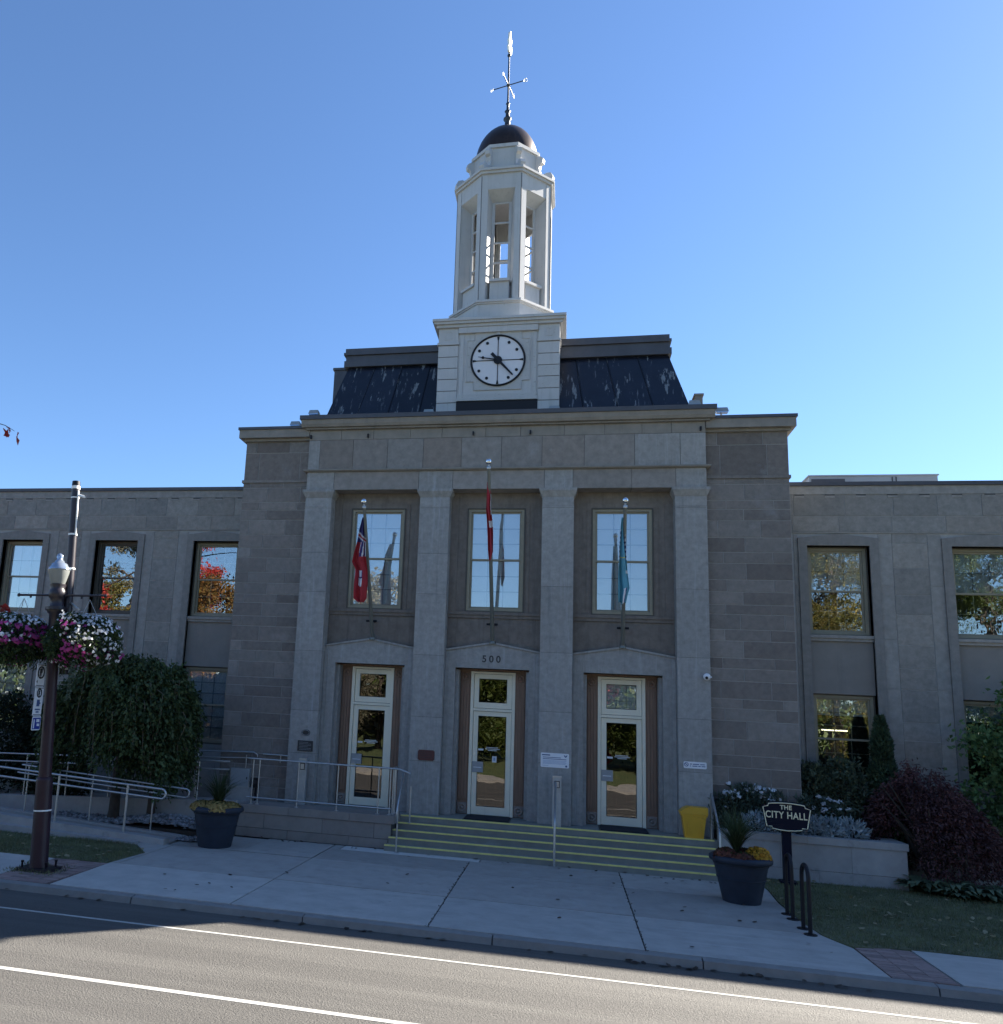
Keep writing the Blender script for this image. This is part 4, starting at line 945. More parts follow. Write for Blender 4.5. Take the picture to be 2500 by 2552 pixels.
def parking_signs():
    rz = R_(96)
    x, y = -7.44 - .20, -6.93
    t, sub, th = plate('parking_sign', 'white no parking sign at the top of the lamp post stack', 'sign', x - .03, y, 3.25, 3.66, .30, 'sign_white', rz)
    f = -th - .003
    o = ring(0, .05, .105, .014, f); sub('prohibition_ring', o, 'sign_black')
    sub('slash', MB().box(-.012, .012, f - .004, f, -.05, .15), 'sign_black')
    sub('letter_p', MB().box(-.045, -.020, f - .001, f + .002, -.01, .115).box(-.02, .045, f - .001, f + .002, .095, .115).box(-.02, .045, f - .001, f + .002, .045, .065).box(.025, .045, f - .001, f + .002, .0651, .0949), 'sign_black')
    sub('edge_bar', MB().box(-.14, .14, f, f + .002, .18, .19), 'sign_black'); sub('edge_bar', MB().box(-.14, .14, f, f + .002, -.195, -.185), 'sign_black')
    sub('arrow', MB().prism_xz([(-.13, -.12), (-.09, -.15), (-.09, -.09)], f, f + .002), 'sign_black')
    t, sub, th = plate('parking_sign', 'white accessible parking permit sign in the middle of the lamp post stack', 'sign', x - .015, y, 2.72, 3.24, .30, 'sign_white', rz)
    sub('prohibition_ring', ring(0, .15, .075, .011, f), 'sign_black'); sub('slash', MB().box(-.009, .009, f - .004, f, .08, .22), 'sign_black')
    sub('letter_p', MB().box(-.03, -.012, f - .001, f + .002, .11, .19).box(-.012, .03, f - .001, f + .002, .175, .19).box(-.012, .03, f - .001, f + .002, .14, .155), 'sign_black')
    sub('wheelchair_symbol', MB().box(-.05, .05, f, f + .002, -.09, .03).box(.055, .08, f, f + .002, -.05, -.02), 'sign_print')
    sub('permit_text', MB().box(-.09, .09, f, f + .002, -.16, -.135).box(-.05, .05, f, f + .002, -.205, -.18), 'sign_print')
    sub('edge_bar', MB().box(-.14, .14, f, f + .002, .235, .245), 'sign_black'); sub('edge_bar', MB().box(-.14, .14, f, f + .002, -.245, -.235), 'sign_black')
    t, sub, th = plate('parking_sign', 'small blue accessible parking sign at the bottom of the lamp post stack', 'sign', x, y, 2.46, 2.71, .30, 'sign_white', rz)
    sub('blue_field', MB().box(-.135, .135, f, f + .002, -.105, .10), 'sign_blue')
    sub('wheelchair_symbol', MB().box(-.02, .09, f - .003, f - .001, .02, .075).box(.01, .10, f - .003, f - .001, -.05, -.005).box(-.11, -.075, f - .003, f - .001, -.09, .07), 'sign_white')
    for z in (2.6, 3.0, 3.5): pass
parking_signs()

def pot(cx, cy, rb, rt, h, label, seed, flowers):
    t = thing('planter_pot', label, 'planter', (cx, cy, 0), 'navy planter pots by the entrance')
    pr = [(rb + (rt - .05 - rb) * u / .875, h * u) for u in np.linspace(0, .875, 11)]
    q = MB()
    for a_, b_ in ((0, 3), (3, 6), (6, 10)): q.lathe(pr[a_:b_ + 1], (cx, cy), 40)
    for z_, r__ in ((.515, .515), (.815, .815)): q.tube([(cx + (rb + (rt - .05 - rb) * r__ / .875 + .004) * math.cos(k), cy + (rb + (rt - .05 - rb) * r__ / .875 + .004) * math.sin(k), h * z_) for k in np.linspace(0, 6.283, 40, endpoint=False)], .011, 6, closed=True)
    q.build('pot', 'pot_navy', t)
    rp_ = [(rt - .07, h * .860), (rt + .0, h * .868), (rt + .018, h * .89), (rt + .022, h * .93), (rt + .015, h * .97), (rt - .015, h * .998), (rt - .06, h), (rt - .09, h * .94), (.02, h * .93)]
    MB().lathe(rp_, (cx, cy), 40).build('rim', 'pot_navy', t)
    MB().lathe([(rt - .095, h * .93), (rt - .1, h * .945), (.01, h * .95)], (cx, cy), 24).build('soil', 'soil', t)
    g = np.random.default_rng(seed)
    for (dx, dy, rr, hh, m) in flowers:
        c0 = np.array((cx + dx, cy + dy, h * .93)); d = unit(g.normal(size=(520, 3))); d[:, 2] = np.abs(d[:, 2])
        quads_mesh('mum_leaves', leaves(c0 + d * np.array((rr, rr, hh)) * .85, .05, .03, d, .6, seed=seed), 'leaf_basket', t, kind='stuff')
        p = c0 + d * np.array((rr, rr, hh)) * g.uniform(.93, 1.08, (len(d), 1))
        quads_mesh('mum_blossoms', discs(p, .027, d * 1.5, 6, seed, .4), m, t, kind='stuff')
    return t, g
def spikes(t, g, cx, cy, z, n, L, m, spread=.45, wid=.012):
    Q = []
    for i in range(n):
        a = g.uniform(0, 2 * np.pi); s = g.uniform(.15, 1) * spread; l = L * g.uniform(.7, 1.15)
        d = np.array((math.cos(a), math.sin(a))); side = np.array((-d[1], d[0])) * wid
        pr = None
        for k in range(7):
            u = k / 6; r = s * l * (u ** 1.6) * 1.1; zz = z + l * (u - .55 * s * u ** 2.6); w = side * (1 - u) ** .6
            c = np.array((cx + d[0] * (.02 + r), cy + d[1] * (.02 + r), zz)); a_ = c + np.array((*w, 0)); b_ = c - np.array((*w, 0))
            if pr is not None: Q.append([pr[0], a_, b_, pr[1]])
            pr = (a_, b_)
    quads_mesh('spike_leaves', Q, m, t, kind='stuff')
t, g = pot(-5.72, -2.75, .36, .56, .86, 'navy planter pot with pale gold mums and spiky grass left of the steps', 21, [(-.27, -.22, .26, .17, 'petal_gold'), (.12, -.30, .28, .17, 'petal_gold'), (.30, .0, .24, .15, 'petal_gold'), (-.1, .2, .25, .16, 'petal_gold')])
spikes(t, g, -5.72, -2.72, .8, 200, .95, 'spike_leaf', .9, .010)
t, g = pot(5.03, -3.28, .33, .535, .82, 'navy planter pot with rust and orange mums at the right end of the steps', 33, [(.28, -.10, .24, .24, 'petal_orange'), (-.28, -.15, .22, .19, 'petal_rust'), (-.02, -.30, .22, .14, 'petal_rust'), (.1, .25, .22, .15, 'petal_rust')])
spikes(t, g, 4.97, -3.22, .8, 300, .98, 'spike_leaf', .85, .010)

def yellow_bin():
    c = (4.63, -.235); t = thing('grit_bin', 'yellow plastic bin with hinged lid on the landing before the right pillar', 'bin', (c[0], c[1], .69))
    def r_(w, d, z): return [(c[0] - w, c[1] - d, z), (c[0] + w, c[1] - d, z), (c[0] + w, c[1] + d, z), (c[0] - w, c[1] + d, z)]
    MB().loft(r_(.195, .115, .692), r_(.255, .155, 1.16)).build('body', 'bin_yellow', t)
    MB().loft(r_(.275, .165, 1.161), r_(.285, .17, 1.21)).build('collar', 'bin_yellow', t)
    m = MB(); m.prism_xz([(c[0] - .295, 1.212), (c[0] + .295, 1.212), (c[0] + .29, 1.36), (c[0] - .12, 1.365), (c[0] - .20, 1.33), (c[0] - .30, 1.24)], c[1] - .175, c[1] + .175); m.build('lid', 'bin_yellow', t)
    for s in (-1, 1): MB().box(c[0] + s * .13 - .012, c[0] + s * .13 + .012, c[1] - .15, c[1] - .128, .75, 1.14).build('rib', 'bin_yellow', t)
yellow_bin()

def city_sign():
    cx, y = 6.38, -.98; rz = R_(-6)
    t = thing('name_sign', 'dark navy shield sign reading THE CITY HALL on a square post', 'sign', (cx, y, 0)); t.rotation_euler[2] = rz
    def sub(nm, mb, mm):
        me = bpy.data.meshes.new(nm); me.from_pydata(mb.v, [], mb.f); me.materials.append(MATS[mm]); me.polygons.foreach_set('use_smooth', mb.sm); me.update()
        o = bpy.data.objects.new(nm, me); COL.objects.link(o); o.parent = t; return o
    sub('post', MB().box(-.085, .085, -.05, .12, .0, 1.12), 'sign_navy'); sub('post_foot', MB().box(-.16, .16, -.12, .19, 0, .07), 'sign_navy')
    z0 = 1.38
    top = [(x, .285 - .9 * x * x * .25) for x in np.linspace(-.36, .36, 9)]
    half = [(.46, -.12 + .0), ]
    pts = [(-.30, -.275), (-.15, -.30), (0, -.308), (.15, -.30), (.30, -.275), (.30, -.235), (.405, -.235), (.475, .175), (.375, .205), (.36, .255)] + top[::-1][1:-1] + [(-.36, .255), (-.375, .205), (-.475, .175), (-.405, -.235), (-.30, -.235)]
    P3 = [(x, z + z0) for x, z in pts]
    sub('board', MB().prism_xz(P3, -.12, -.051), 'sign_navy'); sub('back_board', MB().prism_xz([(x + .03, z) for x, z in P3], .10, .16), 'sign_navy')
    inn = [((x) * .955, -.126, z0 + z * .94) for x, z in pts]
    sub('gold_border', MB().tube(inn, .011, 5, closed=True, smooth=False), 'sign_gold')
    for body, s, zz, b in (('THE', .125, 1.555, .003), ('CITY HALL', .195, 1.395, .003)):
        o = text('lettering', body, s, (0, 0, 0), 'sign_gold', None, 0, .004, .80 if len(body) > 3 else .95, b)
        o.parent = t; o.location = (-.01, -.124, zz); o.rotation_euler = (math.pi / 2, 0, 0)
city_sign()
def racks():
    for lab, y0, y1 in (('black bike rack hoop nearer the steps on the sidewalk edge', -4.42, -4.04), ('black bike rack hoop nearer the road on the sidewalk edge', -5.46, -5.06)):
        x = 5.63; t = thing('bike_rack', lab, 'bike rack', (x, (y0 + y1) / 2, 0), 'bike racks beside the lawn')
        yc = (y0 + y1) / 2; r = (y1 - y0) / 2; zc = 1.03 - r
        MB().tube([(x, y0, .0)] + [(x + .015 * 0, yc + r * math.cos(a), zc + r * math.sin(a)) for a in np.linspace(math.pi, 0, 13)] + [(x, y1, .0)], .033, 12).build('hoop', 'black_paint', t)
        for y in (y0, y1):
            MB().lathe([(.10, .0), (.10, .012), (.095, .014)], (x, y), 16).build('foot_plate', 'black_paint', t)
racks()
def wall_fittings():
    # dark plaques and notices on the pillars
    t = thing('oval_plaque', 'small dark oval plaque high on the far left pillar', 'plaque', (-4.65, -.0, 2.46))
    MB().loft([(-4.65 + .11 * math.cos(q), -.018, 2.46 + .075 * math.sin(q)) for q in np.linspace(0, 2 * np.pi, 24, endpoint=False)], [(-4.65 + .115 * math.cos(q), -.001, 2.46 + .08 * math.sin(q)) for q in np.linspace(0, 2 * np.pi, 24, endpoint=False)]).build('plate', 'plaque_dark', t)
    MB().tube([(-4.65 + .095 * math.cos(q), -.02, 2.46 + .062 * math.sin(q)) for q in np.linspace(0, 2 * np.pi, 24, endpoint=False)], .006, 5, closed=True).build('rim', 'plate_grey', t)
    t = thing('wall_plaque', 'dark rectangular plaque with lines of text on the far left pillar', 'plaque', (-4.64, 0, 2.13))
    q = MB().box(-4.84, -4.44, -.025, -.001, 2.0, 2.26); q.build('plate', 'plaque_dark', t)
    m = MB()
    for k in range(6): m.box(-4.80, -4.80 + (.32 if k % 3 else .24), -.028, -.0255, 2.215 - k * .036, 2.222 - k * .036)
    m.build('text_lines', 'plate_grey', t)
    t = thing('wall_plaque', 'small dark red plaque on the pillar left of the middle door', 'plaque', (-1.525, 0, 2.1))
    c = .022; a, b, z0, z1 = -1.73, -1.32, 1.97, 2.22
    MB().prism_xz([(a + c, z0), (b - c, z0), (b - c, z0 + c), (b, z0 + c), (b, z1 - c), (b - c, z1 - c), (b - c, z1), (a + c, z1), (a + c, z1 - c), (a, z1 - c), (a, z0 + c), (a + c, z0 + c)], -.022, -.001).build('plate', 'plaque_red', t)
    m = MB()
    for k in range(4): m.box(-1.68, -1.38, -.0245, -.0225, 2.17 - k * .045, 2.178 - k * .045)
    m.build('text_lines', 'plaque_dark', t)
    t, sub, th = plate('notice_board', 'white notice sign with blue heading and logo on a pillar', 'sign', 1.57, -.002, 2.0, 2.335, .66, 'sign_white'); f = -th - .002
    sub('heading', MB().box(-.30, -.11, f, f + .001, .105, .13), 'sign_print')
    m = MB(); m.box(-.28, .14, f, f + .001, .058, .072).box(-.28, .27, f, f + .001, .022, .036); sub('text_lines', m, 'sign_print')
    m = MB()
    for k in range(4): m.box(-.28, .27 - .02 * (k % 2), f, f + .001, -.012 - k * .024, -.003 - k * .024)
    m.box(-.29, -.15, f, f + .001, -.13, -.122); sub('text_lines', m, 'sign_print_soft')
    sub('leaf_logo', MB().prism_xz([(.205, .135), (.235, .125), (.25, .105), (.265, .125), (.295, .135), (.275, .095), (.25, .075), (.225, .095)], f, f + .001), 'sign_print')
    sub('round_seal', MB().prism_xz([(.265 + .024 * math.cos(q), -.125 + .024 * math.sin(q)) for q in np.linspace(0, 2 * np.pi, 12, endpoint=False)], f, f + .001), 'sign_print')
    t, sub, th = plate('no_smoking_sign', 'small white no smoking sign on the far right pillar', 'sign', 4.72, -.002, 2.185, 2.335, .50, 'sign_white')
    sub('prohibition_ring', ring(-.19, .01, .042, .007, f, 16), 'sign_print'); sub('slash', MB().prism_xz([(-.225, .035), (-.215, .045), (-.155, -.015), (-.165, -.025)], f, f + .001), 'sign_print')
    sub('text_lines', MB().box(-.11, -.07, f, f + .001, .012, .032).box(-.05, .09, f, f + .001, .012, .030).box(.11, .21, f, f + .001, .012, .030).box(-.11, -.09, f, f + .001, -.03, -.012).box(-.06, .05, f, f + .001, -.03, -.012).box(.07, .12, f, f + .001, -.03, -.012).box(.14, .22, f, f + .001, -.03, -.012), 'sign_print')
    # accessible door button posts
    for x, y, lab in ((1.63, -.24, 'grey metal door button post at the top of the steps beside the middle rail'), (-4.60, -.20, 'grey metal door button post on the landing behind the railing')):
        t = thing('door_button_post', lab, 'post', (x, y, .69), 'door button posts')
        w = .10; MB().box(x - w, x + w, y - .05, y + .05, .692, 1.80).build('post', 'steel_dull', t)
        MB().box(x - w - .004, x + w + .004, y - .055, y + .055, 1.801, 1.83).build('cap', 'steel', t)
        MB().box(x - .06, x + .06, y - .066, y - .0505, 1.56, 1.72).build('button_box', 'black_paint', t)
        MB().box(x - .046, x + .046, y - .072, y - .0665, 1.576, 1.704).build('button', 'steel', t)
    # security camera
    t = thing('security_camera', 'white dome security camera on the edge of the far right pillar', 'camera', (5.02, -.10, 4.28))
    MB().tube([(5.10, .10, 4.28), (5.10, -.05, 4.28), (5.03, -.07, 4.28)], .02, 8).build('arm', 'camera_white', t); q = MB(); q.ball((5.0, -.10, 4.28), .082, 16, 10, 0); q.build('dome', 'camera_white', t)
    MB().ball((4.985, -.165, 4.255), .035, 12, 8).build('lens', 'black_paint', t)
    # mats before the doors
    for c, lab in zip(CX[1:], ('black door mat before the middle door', 'black door mat before the right door')):
        t = thing('door_mat', lab, 'mat', (c, .2, .69), 'door mats'); MB().box(c - .52, c + .52, -.26, .62, .691, .712).build('mat', 'mat_black', t)
        MB().box(c - .55, c + .55, -.29, .65, .6905, .699).build('border', 'black_paint', t)
    # utility box left of the landing
    t = thing('utility_box', 'pale grey metal utility box against the wall left of the landing', 'box', (-6.35, .35, .85))
    MB().box(-6.62, -6.10, .02, .20, 1.0, 1.46).build('cabinet', 'steel_dull', t); MB().box(-6.60, -6.12, .005, .019, 1.02, 1.44).build('door', 'plate_grey', t); MB().box(-6.16, -6.14, -.008, .004, 1.20, 1.26).build('latch', 'black_paint', t)
    MB().box(-6.7, -6.02, .0, .25, .64, .999).build('plinth', 'wall_concrete', t)
    t = thing('intercom', 'small black intercom box beside the utility box', 'box', (-5.92, .1, 1.1)); MB().prism_xz([(-6.01, 1.0), (-5.86, 1.0), (-5.86, 1.2), (-5.89, 1.24), (-6.01, 1.24)], .06, .18).build('housing', 'black_paint', t); MB().box(-5.99, -5.90, .052, .0595, 1.10, 1.20).build('grille', 'plaque_dark', t); MB().tube([(-5.93, .12, .65), (-5.93, .12, 1.0)], .025, 8).build('stand', 'black_paint', t)
    # flood lights on the cornice
    for i, (x, y, z, lab) in enumerate(((-5.02, .05, 10.9, 'floodlight at the left end of the roof cornice'), (-1.86, .25, 10.9, 'floodlight left of the clock on the roof cornice'), (1.44, .25, 10.9, 'floodlight right of the clock on the roof cornice'), (4.86, .15, 10.9, 'floodlight at the right end of the roof cornice'), (5.50, .12, 10.68, 'floodlight on the lower right tower roof edge'), (-5.62, .30, 10.68, 'floodlight on the lower left tower roof edge'))):
        t = thing('floodlight', lab, 'floodlight', (x, y, z), 'roof floodlights')
        MB().tube([(x, y + .10, z), (x, y + .10, z + .08), (x, y, z + .13)], .022, 6).build('bracket', 'flood_housing', t)
        zc = z + .17
        MB().loft([(x - .15, y - .12, zc - .06), (x + .15, y - .12, zc - .06), (x + .13, y + .12, zc - .02), (x - .13, y + .12, zc - .02)], [(x - .12, y - .10, zc + .05), (x + .12, y - .10, zc + .05), (x + .10, y + .10, zc + .055), (x - .10, y + .10, zc + .055)]).build('housing', 'flood_housing', t)
        MB().box(x - .13, x + .13, y - .125, y + .02, zc - .085, zc - .062).build('lens', 'flood_lens', t)
    # rooftop unit
    t = thing('rooftop_unit', 'grey air handling unit on the flat roof of the right wing', 'air unit', (10.4, 6, 9.3))
    MB().box(8.75, 12.12, 5.0, 7.2, 9.1, 10.53).build('casing', 'hvac_metal', t); MB().box(8.72, 12.15, 4.97, 7.23, 10.531, 10.57).build('lid', 'hvac_metal', t)
    MB().box(8.80, 9.70, 4.975, 4.999, 9.6, 10.45).build('grille', 'flashing', t)
    for x in (10.95, 11.05): MB().box(x - .015, x + .015, 4.98, 4.999, 9.6, 10.5).build('seam', 'flashing', t)
wall_fittings()

def flags():
    specs = [((-3.10, .27, 4.93), (-3.10, -1.36, 8.02), 'ensign'), ((0.0, .27, 4.93), (-.02, -1.80, 8.86), 'canada'), ((3.14, .27, 4.93), (3.10, -1.36, 8.02), 'teal')]
    labs = {'ensign': ('grey flagpole on the left window bay', 'red ensign flag with a union canton hanging on the left flagpole'), 'canada': ('tall grey flagpole on the middle window bay', 'furled red and white flag hanging on the middle flagpole'), 'teal': ('grey flagpole on the right window bay', 'teal flag with blue and white waves hanging on the right flagpole')}
    for b, tip, kind in specs:
        b = Vector(b); tip = Vector(tip); d = (tip - b).normalized()
        t = thing('flagpole', labs[kind][0], 'flagpole', tuple(b), 'flagpoles over the doors')
        MB().tube([b, tip], [.052, .038], 10).build('pole', 'pole_alu', t)
        q = MB(); q.tube([tip, tip + d * .05, tip + d * .051, tip + d * .09], [.05, .05, .02, .02], 10); q.build('truck', 'steel', t)
        MB().ball(tuple(tip + d * .16), .075, 16, 10).build('ball', 'ball_silver', t)
        pz = b + d * .50
        m = MB(); m.tube([pz, (pz.x, YR - .02, pz.z + .02)], .03, 8); m.tube([(pz.x - .14, pz.y + .02, pz.z), (pz.x + .14, pz.y + .02, pz.z)], .028, 8); m.build('bracket', 'black_paint', t)
        MB().lathe([(.085, b.z - .03), (.085, b.z + .02), (.06, b.z + .06)], (b.x, b.y), 12).build('socket', 'pole_alu', t)
    def cloth(rows, nu, fn, name, label, group, sub=10):
        # rows: list of (z, xleft, xright, y); folds ripple in depth
        z = np.array([r[0] for r in rows]); nz = len(rows) * sub; zz = np.linspace(z[0], z[-1], nz)
        f = lambda k: np.interp(-zz, -z, [r[k] for r in rows])
        xl, xr, yy = f(1), f(2), f(3)
        vs = []; fs = []; mi = []
        for i in range(nz):
            for j in range(nu + 1):
                u = j / nu; w = xr[i] - xl[i]
                vs.append((xl[i] + w * u + .010 * math.sin(9 * u + 4 * zz[i]), yy[i] + .055 * math.sin(u * 10 + .8 * zz[i]) * min(1, (z[0] - zz[i]) * 2 + .2) + .02 * math.sin(7 * zz[i]), zz[i] + (.03 * math.sin(u * 9)) * (i / nz)))
        for i in range(nz - 1):
            for j in range(nu):
                a = i * (nu + 1) + j; fs.append((a, a + 1, a + nu + 2, a + nu + 1)); mi.append(fn((j + .5) / nu, (zz[i] + zz[i + 1]) / 2, xl[i] + (xr[i] - xl[i]) * (j + .5) / nu))
        off = Vector((np.mean(xl), yy[0], zz[-1])); me = bpy.data.meshes.new(name); me.from_pydata([(p[0] - off.x, p[1] - off.y, p[2] - off.z) for p in vs], [], fs)
        for q in ('flag_red', 'flag_white', 'flag_blue', 'flag_teal', 'flag_yellow'): me.materials.append(MATS[q])
        me.polygons.foreach_set('material_index', mi); me.polygons.foreach_set('use_smooth', [True] * len(fs)); me.update()
        o = link(name, me, None, off, label=label, category='flag', group=group); md = o.modifiers.new('thickness', 'SOLIDIFY'); md.thickness = .006
        return o
    def ens(u, z, x):
        if z > 6.86:
            v = (7.82 - z); k = (v - u * .16) % .34
            if z < 7.22 and u < .42: return 0
            if z < 7.22: k2 = (u * 1.5 + v * .35) % .42; return 1 if k2 < .13 else (0 if k2 < .17 else 2)
            if z > 7.56: return 2
            return 1 if (k < .045 or .10 < k < .135) else (0 if k < .10 else 2)
        if 6.12 < z < 6.52 and .22 < u < .62:
            if z > 6.37: return 1 if .30 < u < .58 else 2
            if z < 6.32: return 1 if (.24 < u < .34 or .42 < u < .60) else 2
            return 2
        return 0
    G = 'flags over the doors'
    cloth([(7.82, -3.18, -3.13, -1.16), (7.53, -3.26, -3.11, -1.10), (7.2, -3.31, -3.09, -1.05), (6.72, -3.44, -3.06, -.98), (6.55, -3.35, -3.04, -.96), (6.2, -3.34, -3.02, -.95), (5.81, -3.33, -3.04, -.95), (5.70, -3.20, -3.12, -.95)], 26, ens, 'flag', labs['ensign'][1], G, 12)
    def can(u, z, x): return 1 if (u > .66 and (8.30 > z > 8.02)) or (u > .25 and 7.52 < z < 7.68) or (u > .72 and 8.02 > z > 7.8) else 0
    cloth([(8.58, -.06, -.02, -1.62), (8.30, -.09, .04, -1.56), (7.95, -.09, .03, -1.50), (7.62, -.05, .07, -1.46), (7.3, -.03, .09, -1.44), (6.92, -.02, .11, -1.42), (6.74, .0, .05, -1.42)], 16, can, 'flag', labs['canada'][1], G, 12)
    def tl(u, z, x):
        if z > 7.55: return 3
        if 6.88 < z < 6.91 and .2 < u < .7: return 4
        if z > 6.85: return (2 if (z * 9 % 1) < .5 else 1) if (u < .14 or u > .84) else 3
        if z < 6.2 and .56 + (6.2 - z) * .1 < u < .72 + (6.2 - z) * .1: return 1
        if z < 6.2 and .72 + (6.2 - z) * .1 < u < .80 + (6.2 - z) * .1: return 2
        if z < 6.6 and z > 6.52 and u > .7: return 1
        return 3
    cloth([(7.82, 3.03, 3.09, -1.16), (7.4, 3.01, 3.11, -1.10), (7.0, 2.975, 3.15, -1.04), (6.5, 2.955, 3.19, -.98), (6.2, 2.965, 3.215, -.96), (6.0, 2.97, 3.16, -.96), (5.84, 2.98, 3.13, -.96)], 24, tl, 'flag', labs['teal'][1], G, 12)
flags()
t = thing('ceiling_light', 'lit fluorescent tube seen through the lower window right of the steps', 'ceiling light', (8.2, YW + .43, 3.2))
MB().box(7.85, 8.42, YW + .40, YW + .405, 3.20, 3.225).build('tube', 'tube_light', t); MB().box(7.82, 8.45, YW + .39, YW + .408, 3.226, 3.25).build('fitting', 'plate_grey', t)
# ------------------------------------------------------------------ planting
def planter_wall():
    t = thing('planter_wall', 'grey concrete planter wall with darker cap right of the steps', 'wall', (7, 0, 0))
    y0 = -.52
    MB().box(5.13, 8.80, y0 + .02, y0 + .30, -.05, .80).box(8.50, 8.80, y0 + .301, 1.1, -.05, .80).build('core', 'dark_joint', t)
    for z0, z1 in ((-.02, .255), (.263, .795)):
        xs = [5.12, 6.35, 7.75, 8.81] if z0 > 0 else [5.12, 7.1, 8.62, 8.81]
        for a, b in zip(xs[:-1], xs[1:]): block('wall_block', 'wall_concrete', a + .003, b - .003, y0 - random.uniform(0, .004), y0 + .29, z0, z1, t)
    block('wall_block', 'wall_concrete', 8.49, 8.812, y0 + .305, 1.1, -.02, .795, t)
    for a, b in ((5.12, 6.9), (6.9, 8.84)): block('cap', 'wall_concrete', a + .003, b - .003, y0 - .03, y0 + .33, .80, .945, t)
    block('cap', 'wall_concrete', 8.47, 8.838, y0 + .335, 1.1, .80, .944, t)
    MB().box(5.13, 8.47, y0 + .335, 1.17, 0, .86).build('soil', 'soil', t)
planter_wall()
def blob_points(g, n, c, r, shell=.55, clump=0, zmin=-1):
    d = unit(g.normal(size=(n, 3))); d = d[d[:, 2] > zmin]
    rad = g.uniform(shell, 1.0, (len(d), 1)) ** .6
    if clump: rad = rad * (1 + clump * np.sin(d[:, :1] * 7 + 1) * np.sin(d[:, 1:2] * 6 + 2) * np.sin(d[:, 2:] * 6))
    return np.array(c) + d * rad * np.array(r), d
def branchy(t, base, top, r0, tips, m='bark', seed=0, name='trunk'):
    g = np.random.default_rng(seed); b = Vector(base); T = Vector(top)
    q = MB(); mids = [b.lerp(T, u) + Vector((g.normal(0, .03), g.normal(0, .03), 0)) * (0 if u in (0, 1) else 1) for u in (0, .12, .4, .7, 1)]
    q.tube(mids, [r0 * 1.35, r0 * 1.05, r0 * .9, r0 * .75, r0 * .6], 10); o = q.build(name, m, t)
    q = MB()
    for p in tips:
        p = Vector(p); s = b.lerp(T, g.uniform(.6, 1.0)); md = s.lerp(p, .5) + Vector((g.normal(0, .1), g.normal(0, .1), (p - s).length * .12))
        q.tube([s, md, p], [r0 * .38, r0 * .22, r0 * .07], 6)
    q.build('limbs', m, t)
# --- weeping trees by the ramp
def weeping(cx, cy, z0, ztop, R, zlow, n, label, seed, rt=.125, skew=0.0, zb=0.05):
    t = thing('weeping_tree', label, 'tree', (cx, cy, zb), 'weeping trees by the ramp'); g = np.random.default_rng(seed)
    branchy(t, (cx, cy, zb), (cx + .1, cy, z0), rt, [(cx + R * .55 * math.cos(a), cy + R * .5 * math.sin(a), ztop - .25) for a in np.linspace(0, 6.28, 9)[:-1]], seed=seed)
    P = []; D = []; tw = MB()
    clump = g.uniform(0, 2 * np.pi, 30); crad = np.sqrt(g.uniform(.12, 1.0, 30)); clow = g.uniform(0, 1, 30) ** 1.5
    for i in range(n):
        ci = i % 30; a = clump[ci] + g.normal(0, .11); rr = R * min(1.08, max(.1, crad[ci] + g.normal(0, .07))) * (1 + .07 * math.sin(3 * a + seed)); h0 = ztop - 1.15 * (rr / R) ** 2.6 * g.uniform(.85, 1.15) + g.normal(0, .06)
        low = zlow + clow[ci] * 1.25 + abs(g.normal(0, .3)) + (1 - rr / R) * .5
        k = int(24 + 18 * (h0 - low)); u = np.linspace(0, 1, k)
        r_ = rr * (.25 + .75 * np.minimum(1, u * 3.2) ** .7) * (1 + .05 * np.sin(u * 6 + i)); zz = np.where(u < .28, z0 + .2 + (h0 - z0 - .2) * np.sin(np.minimum(1, u / .28) * np.pi / 2), h0 - (h0 - low) * ((u - .28) / .72) ** 1.25)
        pp = np.stack([cx + skew * (zz - zlow) + r_ * math.cos(a), cy + r_ * math.sin(a) * .8, zz], 1)
        if i % 9 == 0: tw.tube([tuple(p) for p in pp[::6]], .011, 4)
        pp = pp[6:] + g.normal(0, .06, (k - 6, 3)); P.append(pp); D.append(np.tile(np.array((math.cos(a) * .5, math.sin(a) * .5, -1.0)), (k - 6, 1)))
    P = np.concatenate(P); D = np.concatenate(D)
    quads_mesh('crown', leaves(P, .125, .065, D, .55, seed=seed), 'leaf_weeping', t); tw.build('twigs', 'bark_pale', t)
weeping(-8.90, -1.62, 2.9, 4.15, 1.72, .80, 600, 'large dark green weeping tree behind the ramp railing', 41)
weeping(-8.02, -1.35, 2.6, 3.95, .98, .55, 260, 'smaller dark green weeping tree next to the lower left window', 43, .10, zb=.12)
